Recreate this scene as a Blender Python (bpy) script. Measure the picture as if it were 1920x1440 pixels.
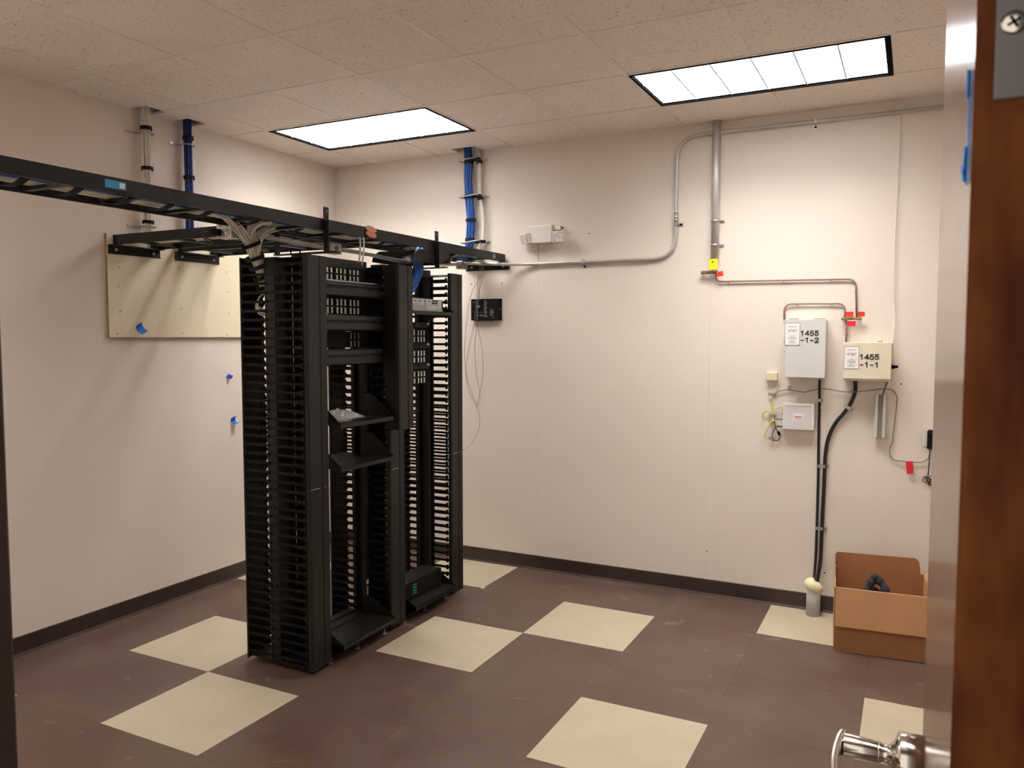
import bpy, bmesh, math, random
from mathutils import Vector, Matrix
random.seed(7)
for o in list(bpy.data.objects): bpy.data.objects.remove(o)
S = bpy.context.scene
COL = S.collection

# ---------------------------------------------------------------- camera
FPX, YAW, PITCH = 1481.57, -0.46937, -0.06206
EYE = Vector((4.1307, -5.0448, 1.6764))
FW = Vector((math.sin(YAW)*math.cos(PITCH), math.cos(YAW)*math.cos(PITCH), math.sin(PITCH)))
RT = Vector((math.cos(YAW), -math.sin(YAW), 0))
UP = RT.cross(FW)
cd = bpy.data.cameras.new('camera'); cam = bpy.data.objects.new('camera', cd); COL.objects.link(cam)
cd.sensor_width = 36; cd.lens = 36*FPX/1920; cd.clip_start = .02
cam.matrix_world = Matrix(((RT.x, UP.x, -FW.x, EYE.x), (RT.y, UP.y, -FW.y, EYE.y), (RT.z, UP.z, -FW.z, EYE.z), (0, 0, 0, 1)))
cd.dof.use_dof = True; cd.dof.focus_distance = 4.2; cd.dof.aperture_fstop = 13
S.camera = cam
# ---------------------------------------------------------------- world, exposure
W = bpy.data.worlds.new('hallway_ambient'); S.world = W; W.use_nodes = True
W.node_tree.nodes['Background'].inputs[0].default_value = (1.0, .93, .85, 1)
W.node_tree.nodes['Background'].inputs[1].default_value = 1.0
S.view_settings.view_transform = 'Standard'; S.view_settings.look = 'None'
S.view_settings.gamma = 1; S.view_settings.use_curve_mapping = False
S.view_settings.exposure = 0.30
LAMP = 36.0            # luminance of the lamps behind the louvres

# ---------------------------------------------------------------- dimensions of the room (m)
H = 2.996; RX = 4.55; FY = -4.53            # ceiling, right wall, room face of the front wall
G = .6096; CX, CY = .3526, -1.1091          # ceiling grid
T = .5869; FX0, FY0 = 1.0405, -2.8883       # floor tile grid

# where a line of sight meets a wall plane: used to read real positions off the survey photo
def sight(px, py, ax, c):
    d = FW + RT*((px-960)/FPX) - UP*((py-720)/FPX)
    return EYE + d*((c-EYE[ax])/d[ax])
def bw(px, py, d=0.0): return sight(px, py, 1, -d)
def lw(px, py, d=0.0): return sight(px, py, 0, d)

# ---------------------------------------------------------------- mesh helpers
class MB:
    def __init__(s): s.v = []; s.f = []; s.sm = []
    def add(s, vs, fs, smooth=False):
        n = len(s.v); s.v += [tuple(v) for v in vs]
        for f in fs: s.f.append([i+n for i in f]); s.sm.append(smooth)
        return s
    def box(s, x0, x1, y0, y1, z0, z1):
        x0, x1 = sorted((x0, x1)); y0, y1 = sorted((y0, y1)); z0, z1 = sorted((z0, z1))
        return s.add([(x0,y0,z0),(x1,y0,z0),(x1,y1,z0),(x0,y1,z0),(x0,y0,z1),(x1,y0,z1),(x1,y1,z1),(x0,y1,z1)],
                     [(0,3,2,1),(4,5,6,7),(0,1,5,4),(1,2,6,5),(2,3,7,6),(3,0,4,7)])
    def obox(s, c, ax, ay, az):     # oriented box from centre and half-axes
        c = Vector(c); ax = Vector(ax); ay = Vector(ay); az = Vector(az)
        vs = [c+ax*i+ay*j+az*k for k in (-1,1) for i, j in ((-1,-1),(1,-1),(1,1),(-1,1))]
        return s.add(vs, [(0,3,2,1),(4,5,6,7),(0,1,5,4),(1,2,6,5),(2,3,7,6),(3,0,4,7)])
    def prism(s, poly, a0, a1, axis):   # polygon swept along an axis (x:(y,z) y:(x,z) z:(x,y))
        n = len(poly)
        def P(p, a): return {0:(a,p[0],p[1]), 1:(p[0],a,p[1]), 2:(p[0],p[1],a)}[axis]
        vs = [P(p, a0) for p in poly]+[P(p, a1) for p in poly]
        return s.add(vs, [tuple(range(n))[::-1], tuple(range(n, 2*n))]+[(i,(i+1)%n,(i+1)%n+n,i+n) for i in range(n)])
    def tube(s, pts, r, seg=8, caps=True):
        pts = [Vector(p) for p in pts]; n = len(pts)
        if not hasattr(r, '__len__'): r = [r]*n
        t0 = (pts[1]-pts[0]).normalized(); a = t0.orthogonal().normalized(); vs = []; fs = []
        for i in range(n):
            t = (pts[min(i+1,n-1)]-pts[max(i-1,0)]).normalized()
            a = (a-t*a.dot(t)).normalized(); b = t.cross(a)
            for k in range(seg):
                q = 2*math.pi*k/seg; vs.append(pts[i]+(a*math.cos(q)+b*math.sin(q))*r[i])
        for i in range(n-1):
            for k in range(seg):
                fs.append((i*seg+k, i*seg+(k+1)%seg, (i+1)*seg+(k+1)%seg, (i+1)*seg+k))
        s.add(vs, fs, True)
        if caps:
            m = len(s.v)-len(vs)
            s.f.append([m+k for k in range(seg)][::-1]); s.sm.append(False)
            s.f.append([m+(n-1)*seg+k for k in range(seg)]); s.sm.append(False)
        return s
    def cyl(s, a, b, r, seg=16): return s.tube([a, b], r, seg)
    def lathe(s, prof, c, axis, seg=20):   # prof: (radius, distance along axis)
        ax = Vector(axis).normalized(); u = ax.orthogonal().normalized(); w = ax.cross(u); c = Vector(c)
        vs = []; n = len(prof)
        for r, h in prof:
            for k in range(seg):
                q = 2*math.pi*k/seg; vs.append(c+ax*h+(u*math.cos(q)+w*math.sin(q))*r)
        fs = [(i*seg+k, i*seg+(k+1)%seg, (i+1)*seg+(k+1)%seg, (i+1)*seg+k) for i in range(n-1) for k in range(seg)]
        fs += [tuple(range(seg))[::-1], tuple(range((n-1)*seg, n*seg))]
        return s.add(vs, fs, True)
    def band(s, c, d, u, ru, rw, w, th=.002, seg=20):   # flat strap round a bundle: elliptic ring
        d = Vector(d).normalized(); u = Vector(u); u = (u-d*u.dot(d)).normalized(); v = d.cross(u); c = Vector(c)
        vs = []
        for (k1, h) in ((0,-w/2),(1,-w/2),(1,w/2),(0,w/2)):
            for k in range(seg):
                q = 2*math.pi*k/seg
                vs.append(c+d*h+u*math.cos(q)*(ru+th*k1)+v*math.sin(q)*(rw+th*k1))
        fs = [(j*seg+k, j*seg+(k+1)%seg, ((j+1)%4)*seg+(k+1)%seg, ((j+1)%4)*seg+k) for j in range(4) for k in range(seg)]
        return s.add(vs, fs, False)
    def build(s, name, mat, parent=None, bevel=0.0, **tags):
        me = bpy.data.meshes.new(name); me.from_pydata(s.v, [], s.f)
        me.polygons.foreach_set('use_smooth', s.sm)
        bm = bmesh.new(); bm.from_mesh(me); bmesh.ops.recalc_face_normals(bm, faces=bm.faces); bm.to_mesh(me); bm.free()
        me.update(); me.materials.append(mat)
        o = bpy.data.objects.new(name, me); COL.objects.link(o)
        if parent is not None:
            o.parent = parent; o.matrix_parent_inverse = mwi(parent)
        if bevel:
            b = o.modifiers.new('bevel', 'BEVEL'); b.width = bevel; b.segments = 2; b.limit_method = 'ANGLE'
        for k, v in tags.items(): o[k] = v
        return o
def mwi(p):
    m = Matrix.LocRotScale(p.location, p.rotation_euler, p.scale)
    if p.parent: m = p.parent.matrix_parent_inverse.inverted() @ m if False else m
    return m.inverted()
def thing(name, label, cat, loc=(0,0,0), group=None):
    o = bpy.data.objects.new(name, None); COL.objects.link(o); o.location = loc; o.empty_display_size = .05
    o['label'] = label; o['category'] = cat
    if group: o['group'] = group
    return o
def struct(o): o['kind'] = 'structure'; return o
def twin(o, parent, delta=(0,0,0), name=None):       # a copy that shares the mesh
    c = o.copy(); COL.objects.link(c); c.parent = parent
    c.matrix_parent_inverse = mwi(parent) if parent is not None else Matrix()
    c.location = o.location+Vector(delta); return c
def smooth(pts, n=6):
    P = [Vector(p) for p in pts]; P = [P[0]*2-P[1]]+P+[P[-1]*2-P[-2]]; out = []
    for i in range(1, len(P)-2):
        for k in range(n):
            t = k/n; a, b, c, d = P[i-1:i+3]
            out.append(.5*((2*b)+(c-a)*t+(2*a-5*b+4*c-d)*t*t+(3*b-a-3*c+d)*t**3))
    out.append(P[-2]); return out
def fillet(pts, r, n=8):
    P = [Vector(p) for p in pts]; out = [P[0]]
    for i in range(1, len(P)-1):
        a = (P[i-1]-P[i]); b = (P[i+1]-P[i]); k = min(r, a.length*.49, b.length*.49)
        a = P[i]+a.normalized()*k; b = P[i]+b.normalized()*k
        for j in range(n+1):
            t = j/n; out.append(a*(1-t)**2+P[i]*2*t*(1-t)+b*t*t)
    out.append(P[-1]); return out
def bundle(mb, path, n, R, rc, flat=1.0, wob=.3, seg=6, up=(0,0,1), seed=1, phase=0):
    rnd = random.Random(seed); path = [Vector(p) for p in path]; m = len(path)
    ts = [(path[min(i+1,m-1)]-path[max(i-1,0)]).normalized() for i in range(m)]
    offs = []
    for k in range(n):
        r = math.sqrt((k+.5)/n)*(R-rc); a = k*2.39996+phase
        offs.append([r*math.cos(a), r*math.sin(a)*flat])
    u0 = Vector(up)
    if abs(u0.dot(ts[0])) > .9: u0 = Vector((1,0,0)) if abs(ts[0].x) < .9 else Vector((0,1,0))
    frames = []; a = (u0-ts[0]*u0.dot(ts[0])).normalized()
    for t in ts:
        a = (a-t*a.dot(t)).normalized(); frames.append((t.cross(a), a))
    for k in range(n):
        p1, p2 = rnd.uniform(0,6.28), rnd.uniform(0,6.28); pts = []
        for i in range(m):
            w = rc*wob
            x = offs[k][0]+w*math.sin(p1+i*.8); y = offs[k][1]+w*math.sin(p2+i*.7)
            pts.append(path[i]+frames[i][0]*x+frames[i][1]*y)
        mb.tube(pts, rc, seg)
    return mb
FCACHE = {}
def text(body, size, mat, parent, origin, ux, uy, name='lettering', align='LEFT', bold=0.0, width=None, label=None):
    c = bpy.data.curves.new(name, 'FONT'); c.body = body; c.size = size; c.align_x = align; c.offset = bold
    c.resolution_u = 3
    if width: c.space_character = width
    o = bpy.data.objects.new('tmp', c); COL.objects.link(o)
    dg = bpy.context.evaluated_depsgraph_get()
    me = bpy.data.meshes.new_from_object(o.evaluated_get(dg)); bpy.data.objects.remove(o)
    ux = Vector(ux).normalized(); uy = Vector(uy).normalized(); uz = ux.cross(uy); og = Vector(origin)
    for v in me.vertices: v.co = og+ux*v.co.x+uy*v.co.y+uz*.0006
    me.materials.clear(); me.materials.append(mat); me.name = name
    t = bpy.data.objects.new(name, me); COL.objects.link(t); t.parent = parent
    t.matrix_parent_inverse = mwi(parent)
    if label: t['label'] = label
    return t

# ---------------------------------------------------------------- materials
def lin(c):
    return tuple(((x/255)/12.92 if x/255 <= .04045 else ((x/255+.055)/1.055)**2.4) for x in c)
def mat(name, rgb, rough=.5, metal=0.0, var=0.0, scale=8.0, bump=0.0, bscale=60.0, coat=0.0, spec=.5, alpha=None, detail=4, linear=False):
    m = bpy.data.materials.new(name); m.use_nodes = True; nt = m.node_tree; b = nt.nodes['Principled BSDF']
    c = rgb if linear else lin(rgb)
    b.inputs['Base Color'].default_value = (*c, 1); b.inputs['Roughness'].default_value = rough
    b.inputs['Metallic'].default_value = metal; b.inputs['Specular IOR Level'].default_value = spec
    b.inputs['Coat Weight'].default_value = coat; b.inputs['Coat Roughness'].default_value = .12
    tc = nt.nodes.new('ShaderNodeTexCoord')
    n = nt.nodes.new('ShaderNodeTexNoise'); n.inputs['Scale'].default_value = scale; n.inputs['Detail'].default_value = detail
    nt.links.new(tc.outputs['Object'], n.inputs['Vector'])
    r = nt.nodes.new('ShaderNodeValToRGB'); v = max(var, .015)
    r.color_ramp.elements[0].position = .3; r.color_ramp.elements[1].position = .7
    r.color_ramp.elements[0].color = (*[x*(1-v) for x in c], 1); r.color_ramp.elements[1].color = (*[min(1, x*(1+v)) for x in c], 1)
    nt.links.new(n.outputs['Fac'], r.inputs['Fac']); nt.links.new(r.outputs['Color'], b.inputs['Base Color'])
    if bump:
        n2 = nt.nodes.new('ShaderNodeTexNoise'); n2.inputs['Scale'].default_value = bscale; n2.inputs['Detail'].default_value = 3
        nt.links.new(tc.outputs['Object'], n2.inputs['Vector'])
        bp = nt.nodes.new('ShaderNodeBump'); bp.inputs['Strength'].default_value = bump; bp.inputs['Distance'].default_value = .002
        nt.links.new(n2.outputs['Fac'], bp.inputs['Height']); nt.links.new(bp.outputs['Normal'], b.inputs['Normal'])
    if alpha is not None: b.inputs['Alpha'].default_value = alpha
    return m
M = {}
M['wall'] = mat('painted_wall', (226,213,201), .42, var=.02, scale=1.2, bump=.04, bscale=25, spec=.35)
M['panel'] = mat('painted_panel', (227,215,203), .40, var=.02, scale=1.1, bump=.05, bscale=18, spec=.35)
M['base'] = mat('vinyl_base', (58,42,35), .38, var=.12, scale=5)
M['jamb'] = mat('brown_frame_paint', (44,32,27), .4, var=.05)
M['tee'] = mat('grid_paint', (226,214,203), .5)
M['deck'] = mat('deck_above', (70,66,62), .9)
M['cream'] = mat('cream_tile', (184,171,146), .36, var=.05, scale=5, bump=.03, bscale=15)
M['black'] = mat('black_powder_coat', (19,17,16), .45, var=.12, scale=14, spec=.35)
M['blackm'] = mat('black_satin_plastic', (11,10,11), .6, var=.1, scale=20, spec=.22)
M['gap'] = mat('dark_gap', (10,9,9), .95, spec=.05)
M['velcro'] = mat('black_hook_strap', (14,13,15), .9, bump=.3, bscale=400)
M['white_cable'] = mat('white_cable_jacket', (226,218,202), .45, var=.1, scale=30)
M['blue_cable'] = mat('blue_cable_jacket', (34,82,160), .42, var=.16, scale=30)
M['blue_dark'] = mat('dark_blue_cable_jacket', (30,54,122), .42, var=.16, scale=30)
M['grey_cable'] = mat('grey_cable_jacket', (132,124,116), .5, var=.1)
M['black_cable'] = mat('black_cable_jacket', (26,20,19), .42, var=.1)
M['emt'] = mat('galvanised_conduit', (190,186,180), .4, metal=.35, var=.08, scale=12)
M['steel'] = mat('zinc_steel', (178,174,168), .32, metal=.85, var=.12, scale=30)
M['nickel'] = mat('satin_nickel', (214,206,196), .17, metal=1.0, var=.03)
M['white_plastic'] = mat('white_plastic', (226,220,210), .35, var=.02)
M['lens'] = mat('moulded_lens', (205,198,190), .15, var=.42, scale=95, bump=1.0, bscale=110, detail=1)
M['ivory'] = mat('ivory_plastic', (217,205,172), .4, var=.02)
M['greybox'] = mat('grey_enamel', (207,203,198), .38, var=.02, spec=.4)
M['beigebox'] = mat('beige_enamel', (221,211,186), .38, var=.02, spec=.4)
M['paper'] = mat('paper', (235,230,226), .7)
M['ink'] = mat('black_ink', (28,28,34), .6)
M['grey_ink'] = mat('grey_ink', (128,124,128), .6)
M['red_ink'] = mat('red_ink', (196,60,60), .6)
M['white_ink'] = mat('white_ink', (205,205,205), .6)
M['red'] = mat('red_tag_plastic', (206,52,36), .45, var=.06)
M['pink_red'] = mat('crimson_tag', (214,30,52), .45, var=.06)
M['red_wire'] = mat('copper_red_wire', (146,112,100), .45, var=.1)
M['yellow'] = mat('yellow_tag_plastic', (240,214,20), .42, var=.04)
M['lime'] = mat('lime_wire', (200,205,60), .45, var=.06)
M['pale_wire'] = mat('pale_wire', (214,210,170), .45)
M['blue_tape'] = mat('blue_masking_tape', (22,104,196), .6, var=.1, scale=60)
M['violet_tape'] = mat('faded_blue_tape', (44,60,178), .6, var=.1, scale=60)
M['ply'] = mat('plywood_face', (228,213,184), .55, var=.05, scale=3, bump=.05, bscale=30)
M['ply_edge'] = mat('plywood_edge', (150,118,84), .7, var=.2, scale=60)
M['card'] = mat('cardboard', (192,142,98), .75, var=.05, scale=6, bump=.05, bscale=90)
M['card_dark'] = mat('dark_cardboard', (158,108,68), .8, var=.05, scale=6)  # darker cardboard tone, on the outer front wall as well
M['pvc'] = mat('grey_pvc', (178,176,172), .4, var=.03)
M['foam'] = mat('spray_foam', (236,226,180), .75, var=.06, scale=30, bump=.6, bscale=60)
M['cloth'] = mat('dark_fabric', (48,48,52), .9, var=.2, scale=40)
M['router'] = mat('silver_grey_chassis', (176,176,172), .4, metal=.25, var=.03)
M['bag'] = mat('clear_bag', (190,190,190), .12, var=.3, scale=40, bump=1.0, bscale=35, alpha=.55)
M['teal'] = mat('teal_sticker', (96,160,176), .5, var=.04)
M['sky'] = mat('blue_sticker', (52,148,206), .5, var=.03)
M['orange'] = mat('orange_disc', (214,128,100), .55, var=.05)
M['green_ink'] = mat('green_print', (50,150,84), .6)
M['yellow_label'] = mat('yellow_label', (206,200,90), .6)
M['lgrey'] = mat('light_grey_plastic', (186,182,174), .45, var=.03)
M['brass'] = mat('brass_bar', (170,150,104), .4, metal=.6, var=.2, scale=60)

def lamp_mat(k=1.0):
    m = bpy.data.materials.new('fluorescent_glow'); m.use_nodes = True; nt = m.node_tree; nt.nodes.clear()
    e = nt.nodes.new('ShaderNodeEmission'); e.inputs[0].default_value = (1, .985, .96, 1); e.inputs[1].default_value = LAMP*k
    o = nt.nodes.new('ShaderNodeOutputMaterial'); nt.links.new(e.outputs[0], o.inputs[0]); return m
M['lamp'] = lamp_mat(); M['lamp_added'] = lamp_mat(.72)   # weaker glow for the added, unseen front pair
M['louvre'] = mat('white_louvre', (214,214,216), .4)

def ceil_mat():     # mineral fibre: off-white board with dark pin holes and worm fissures
    m = mat('mineral_fibre_tile', (232,220,209), .85, var=.03, scale=3); nt = m.node_tree; b = nt.nodes['Principled BSDF']
    tc = nt.nodes.new('ShaderNodeTexCoord'); base = b.inputs['Base Color'].links[0].from_socket
    mp = nt.nodes.new('ShaderNodeMapping'); mp.inputs['Scale'].default_value = (1, 1.5, 1)
    oi = nt.nodes.new('ShaderNodeObjectInfo')
    va = nt.nodes.new('ShaderNodeVectorMath'); va.operation = 'ADD'
    cb = nt.nodes.new('ShaderNodeCombineXYZ'); sc = nt.nodes.new('ShaderNodeMath'); sc.operation = 'MULTIPLY'; sc.inputs[1].default_value = 50
    nt.links.new(oi.outputs['Random'], sc.inputs[0]); nt.links.new(sc.outputs[0], cb.inputs[2])
    nt.links.new(tc.outputs['Object'], va.inputs[0]); nt.links.new(cb.outputs[0], va.inputs[1])
    nt.links.new(va.outputs[0], mp.inputs['Vector'])
    vo = nt.nodes.new('ShaderNodeTexVoronoi'); vo.inputs['Scale'].default_value = 95; vo.inputs['Randomness'].default_value = 1
    no = nt.nodes.new('ShaderNodeTexNoise'); no.inputs['Scale'].default_value = 55; no.inputs['Detail'].default_value = 5
    for q in (vo, no): nt.links.new(mp.outputs[0], q.inputs['Vector'])
    r1 = nt.nodes.new('ShaderNodeValToRGB'); r1.color_ramp.elements[0].position = .10; r1.color_ramp.elements[1].position = .22
    r1.color_ramp.elements[0].color = (.30,.27,.25,1); r1.color_ramp.elements[1].color = (1,1,1,1)
    nt.links.new(vo.outputs['Distance'], r1.inputs['Fac'])
    r2 = nt.nodes.new('ShaderNodeValToRGB'); r2.color_ramp.elements[0].position = .30; r2.color_ramp.elements[1].position = .40
    r2.color_ramp.elements[0].color = (.5,.46,.43,1); r2.color_ramp.elements[1].color = (1,1,1,1)
    nt.links.new(no.outputs['Fac'], r2.inputs['Fac'])
    mx = nt.nodes.new('ShaderNodeMixRGB'); mx.blend_type = 'MULTIPLY'; mx.inputs[0].default_value = 1
    mx2 = nt.nodes.new('ShaderNodeMixRGB'); mx2.blend_type = 'MULTIPLY'; mx2.inputs[0].default_value = .85
    nt.links.new(r1.outputs[0], mx.inputs[1]); nt.links.new(r2.outputs[0], mx.inputs[2])
    nt.links.new(base, mx2.inputs[1]); nt.links.new(mx.outputs[0], mx2.inputs[2]); nt.links.new(mx2.outputs[0], b.inputs['Base Color'])
    return m
M['ctile'] = ceil_mat()

def floor_mat():    # dark taupe vinyl composition tile, marbled and scuffed
    m = mat('taupe_tile', (101,84,74), .40, var=.02); nt = m.node_tree; b = nt.nodes['Principled BSDF']
    tc = nt.nodes.new('ShaderNodeTexCoord')
    def noise(s, d, dist=0):
        n = nt.nodes.new('ShaderNodeTexNoise'); n.inputs['Scale'].default_value = s; n.inputs['Detail'].default_value = d
        n.inputs['Distortion'].default_value = dist; nt.links.new(tc.outputs['Object'], n.inputs['Vector']); return n
    n1 = noise(2.4, 6, .6); n2 = noise(9, 8, 1.2); n3 = noise(3.5, 10, 3)
    r1 = nt.nodes.new('ShaderNodeValToRGB'); r1.color_ramp.elements[0].position = .32; r1.color_ramp.elements[1].position = .68
    r1.color_ramp.elements[0].color = (*lin((86,63,53)),1); r1.color_ramp.elements[1].color = (*lin((95,77,66)),1)
    nt.links.new(n1.outputs['Fac'], r1.inputs['Fac'])
    r2 = nt.nodes.new('ShaderNodeValToRGB'); r2.color_ramp.elements[0].position = .4; r2.color_ramp.elements[1].position = .75
    r2.color_ramp.elements[0].color = (.9,.9,.9,1); r2.color_ramp.elements[1].color = (1.16,1.14,1.12,1)
    nt.links.new(n2.outputs['Fac'], r2.inputs['Fac'])
    mx = nt.nodes.new('ShaderNodeMixRGB'); mx.blend_type = 'MULTIPLY'; mx.inputs[0].default_value = 1
    nt.links.new(r1.outputs[0], mx.inputs[1]); nt.links.new(r2.outputs[0], mx.inputs[2])
    r3 = nt.nodes.new('ShaderNodeValToRGB'); r3.color_ramp.elements[0].position = .66; r3.color_ramp.elements[1].position = .76
    r3.color_ramp.elements[0].color = (0,0,0,1); r3.color_ramp.elements[1].color = (.28,.28,.28,1)
    nt.links.new(n3.outputs['Fac'], r3.inputs['Fac'])
    m2 = nt.nodes.new('ShaderNodeMixRGB'); m2.inputs[2].default_value = (*lin((176,164,150)),1)
    nt.links.new(r3.outputs[0], m2.inputs[0]); nt.links.new(mx.outputs[0], m2.inputs[1]); nt.links.new(m2.outputs[0], b.inputs['Base Color'])
    rr = nt.nodes.new('ShaderNodeMapRange'); rr.inputs[3].default_value = .30; rr.inputs[4].default_value = .52
    nt.links.new(n2.outputs['Fac'], rr.inputs[0]); nt.links.new(rr.outputs[0], b.inputs['Roughness'])
    return m
M['taupe'] = floor_mat()

def wood_mat():     # reddish brown stained veneer with blotchy stain and vertical grain, varnished
    m = mat('stained_wood', (74,42,26), .65, var=.02, spec=.12); nt = m.node_tree; b = nt.nodes['Principled BSDF']
    tc = nt.nodes.new('ShaderNodeTexCoord')
    def noise(s, d, scl):
        mp = nt.nodes.new('ShaderNodeMapping'); mp.inputs['Scale'].default_value = scl; nt.links.new(tc.outputs['Object'], mp.inputs[0])
        n = nt.nodes.new('ShaderNodeTexNoise'); n.inputs['Scale'].default_value = s; n.inputs['Detail'].default_value = d
        nt.links.new(mp.outputs[0], n.inputs['Vector']); return n
    n1 = noise(30, 3, (1,1,.35)); n2 = noise(160, 4, (1,1,.03))
    r1 = nt.nodes.new('ShaderNodeValToRGB'); r1.color_ramp.elements[0].position = .35; r1.color_ramp.elements[1].position = .68
    r1.color_ramp.elements[0].color = (*lin((86,40,21)),1); r1.color_ramp.elements[1].color = (*lin((130,74,31)),1)
    nt.links.new(n1.outputs['Fac'], r1.inputs['Fac'])
    r2 = nt.nodes.new('ShaderNodeValToRGB'); r2.color_ramp.elements[0].color = (.75,.75,.75,1); r2.color_ramp.elements[1].color = (1.1,1.1,1.1,1)
    nt.links.new(n2.outputs['Fac'], r2.inputs['Fac'])
    mx = nt.nodes.new('ShaderNodeMixRGB'); mx.blend_type = 'MULTIPLY'; mx.inputs[0].default_value = 1
    nt.links.new(r1.outputs[0], mx.inputs[1]); nt.links.new(r2.outputs[0], mx.inputs[2]); nt.links.new(mx.outputs[0], b.inputs['Base Color'])
    return m
M['wood'] = wood_mat()
M['wood_face'] = mat('varnished_door_face', (98,62,42), .22, var=.10, scale=20, coat=.15)

def leaflet_mat():  # pale printed sheet: grey squiggle print on white
    m = mat('printed_sheet', (214,210,208), .5, var=.02); nt = m.node_tree; b = nt.nodes['Principled BSDF']
    tc = nt.nodes.new('ShaderNodeTexCoord'); n = nt.nodes.new('ShaderNodeTexNoise'); n.inputs['Scale'].default_value = 240; n.inputs['Detail'].default_value = 3
    nt.links.new(tc.outputs['Object'], n.inputs['Vector']); r = nt.nodes.new('ShaderNodeValToRGB')
    r.color_ramp.elements[0].position = .42; r.color_ramp.elements[1].position = .52
    r.color_ramp.elements[0].color = (*lin((196,192,193)),1); r.color_ramp.elements[1].color = (*lin((218,213,210)),1)
    nt.links.new(n.outputs['Fac'], r.inputs['Fac']); nt.links.new(r.outputs[0], b.inputs['Base Color']); return m
M['leaflet'] = leaflet_mat()

# ================================================================ the room shell
floor = struct(MB().box(-.1, RX+.1, -6.6, .1, -.12, -.004).build('floor', M['base']))
CREAM = {(0,0),(-1,1),(1,2),(2,3),(3,1),(4,4),(5,2),(0,4),(-2,3),(-2,-1),(2,-2),(4,-3),(5,-1),(0,-3)}
for i in range(-2, 7):
    for j in range(-4, 6):
        x0, x1 = max(0, FX0+i*T), min(RX, FX0+(i+1)*T); y0, y1 = max(FY-.14, FY0+j*T), min(0, FY0+(j+1)*T)
        if x1-x0 < .01 or y1-y0 < .01: continue
        g = .0004
        MB().box(x0+g, x1-g, y0+g, y1-g, -.004, 0).build('floor_tile', M['cream'] if (i,j) in CREAM else M['taupe'], floor)

def cut(rects, hole):
    out = []; hx0, hx1, hy0, hy1 = hole
    for (a, b, c, d) in rects:
        if hx1 <= a or hx0 >= b or hy1 <= c or hy0 >= d: out.append((a,b,c,d)); continue
        if hx0 > a: out.append((a, hx0, c, d))
        if hx1 < b: out.append((hx1, b, c, d))
        m0, m1 = max(a, hx0), min(b, hx1)
        if hy0 > c: out.append((m0, m1, c, hy0))
        if hy1 < d: out.append((m0, m1, hy1, d))
    return out
BX = bw(880, 300).x                 # blue riser on the back wall
HOLES = [(BX-.075, BX+.115, -.13, 0), (0, .13, -1.845, -1.70), (0, .13, -1.545, -1.405)]
ceiling = struct(MB().box(-.1, RX+.1, -6.6, .1, H+.45, H+.5).build('ceiling', M['deck']))
FIX = {(0,0),(1,0),(4,0),(5,0),(0,-5),(1,-5),(4,-5),(5,-5)}
for p in range(-1, 8):
    for q in range(-6, 2):
        if (p,q) in FIX: continue
        x0, x1 = max(0, CX+p*G), min(RX, CX+(p+1)*G); y0, y1 = max(FY, CY+q*G), min(0, CY+(q+1)*G)
        if x1-x0 < .01 or y1-y0 < .01: continue
        rs = [(x0,x1,y0,y1)]
        for h in HOLES: rs = cut(rs, h)
        m = MB()
        for (a,b,c,d) in rs: m.box(a,b,c,d,H+.003,H+.018)
        m.build('ceiling_tile', M['ctile'], ceiling)
def clip_runs(a, b, blocks):
    segs = [(a,b)]
    for c, d in blocks:
        n = []
        for s, e in segs:
            if d <= s or c >= e: n.append((s,e)); continue
            if c > s: n.append((s,c))
            if d < e: n.append((d,e))
        segs = n
    return segs
for p in range(0, 7):
    x = CX+p*G
    blk = [(h[2],h[3]) for h in HOLES if h[0]-.012 < x < h[1]+.012]
    if p in (1,5): blk += [(CY+.012, CY+G-.012), (CY-5*G+.012, CY-4*G-.012)]
    for s, e in clip_runs(FY, 0, blk): MB().box(x-.012, x+.012, s, e, H, H+.0045).build('grid_tee', M['tee'], ceiling)
for q in range(-5, 2):
    y = CY+q*G
    blk = [(h[0],h[1]) for h in HOLES if h[2]-.012 < y < h[3]+.012]
    for s, e in clip_runs(0, RX, blk): MB().box(s, e, y-.012, y+.012, H-.0006, H+.004).build('grid_tee', M['tee'], ceiling)

wb = struct(MB().box(-.1, RX+.1, .006, .12, -.1, H+.45).build('wall_back', M['gap']))
seams = [0, .576, 1.778, 2.976, RX]
for a, b in zip(seams[:-1], seams[1:]):
    MB().box(a+.0003, b-.0003, 0, .006, 0, H+.4).build('panel', M['panel'], wb)
wl = struct(MB().box(-.12, 0, FY-.13, 0, -.1, H+.45).build('wall_left', M['wall']))
wr = struct(MB().box(RX, RX+.12, FY-.13, 0, -.1, H+.45).build('wall_right', M['wall']))
DX0, DX1, DTOP = 3.24, 4.215, 2.46
mf = MB().box(-.1, DX0-.05, FY-.13, FY, -.1, H+.45).box(DX1+.05, RX+.1, FY-.13, FY, -.1, H+.45).box(DX0-.05, DX1+.05, FY-.13, FY, DTOP+.05, H+.45)
struct(mf.build('wall_front', M['wall']))
for k, (a, b, c, d) in enumerate([(DX0-.05, DX0, 0, DTOP+.05), (DX1, DX1+.05, 0, DTOP+.05), (DX0, DX1, DTOP, DTOP+.05)]):
    o = MB().box(a, b, FY-.135, FY+.006, c, d).build('trim_%d' % (k+1), M['jamb'], bevel=.003); struct(o)
prof = [(0,0),(.014,0),(.012,.004),(.005,.014),(.004,.098),(.001,.102),(0,.102)]
struct(MB().prism([(-y, z) for y, z in prof], .004, RX-.004, 0).build('baseboard_back', M['base']))
struct(MB().prism([(y, z) for y, z in prof], FY+.004, -.004, 1).build('baseboard_left', M['base']))
struct(MB().prism([(RX-y, z) for y, z in prof], FY+.004, -.004, 1).build('baseboard_right', M['base']))
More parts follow.
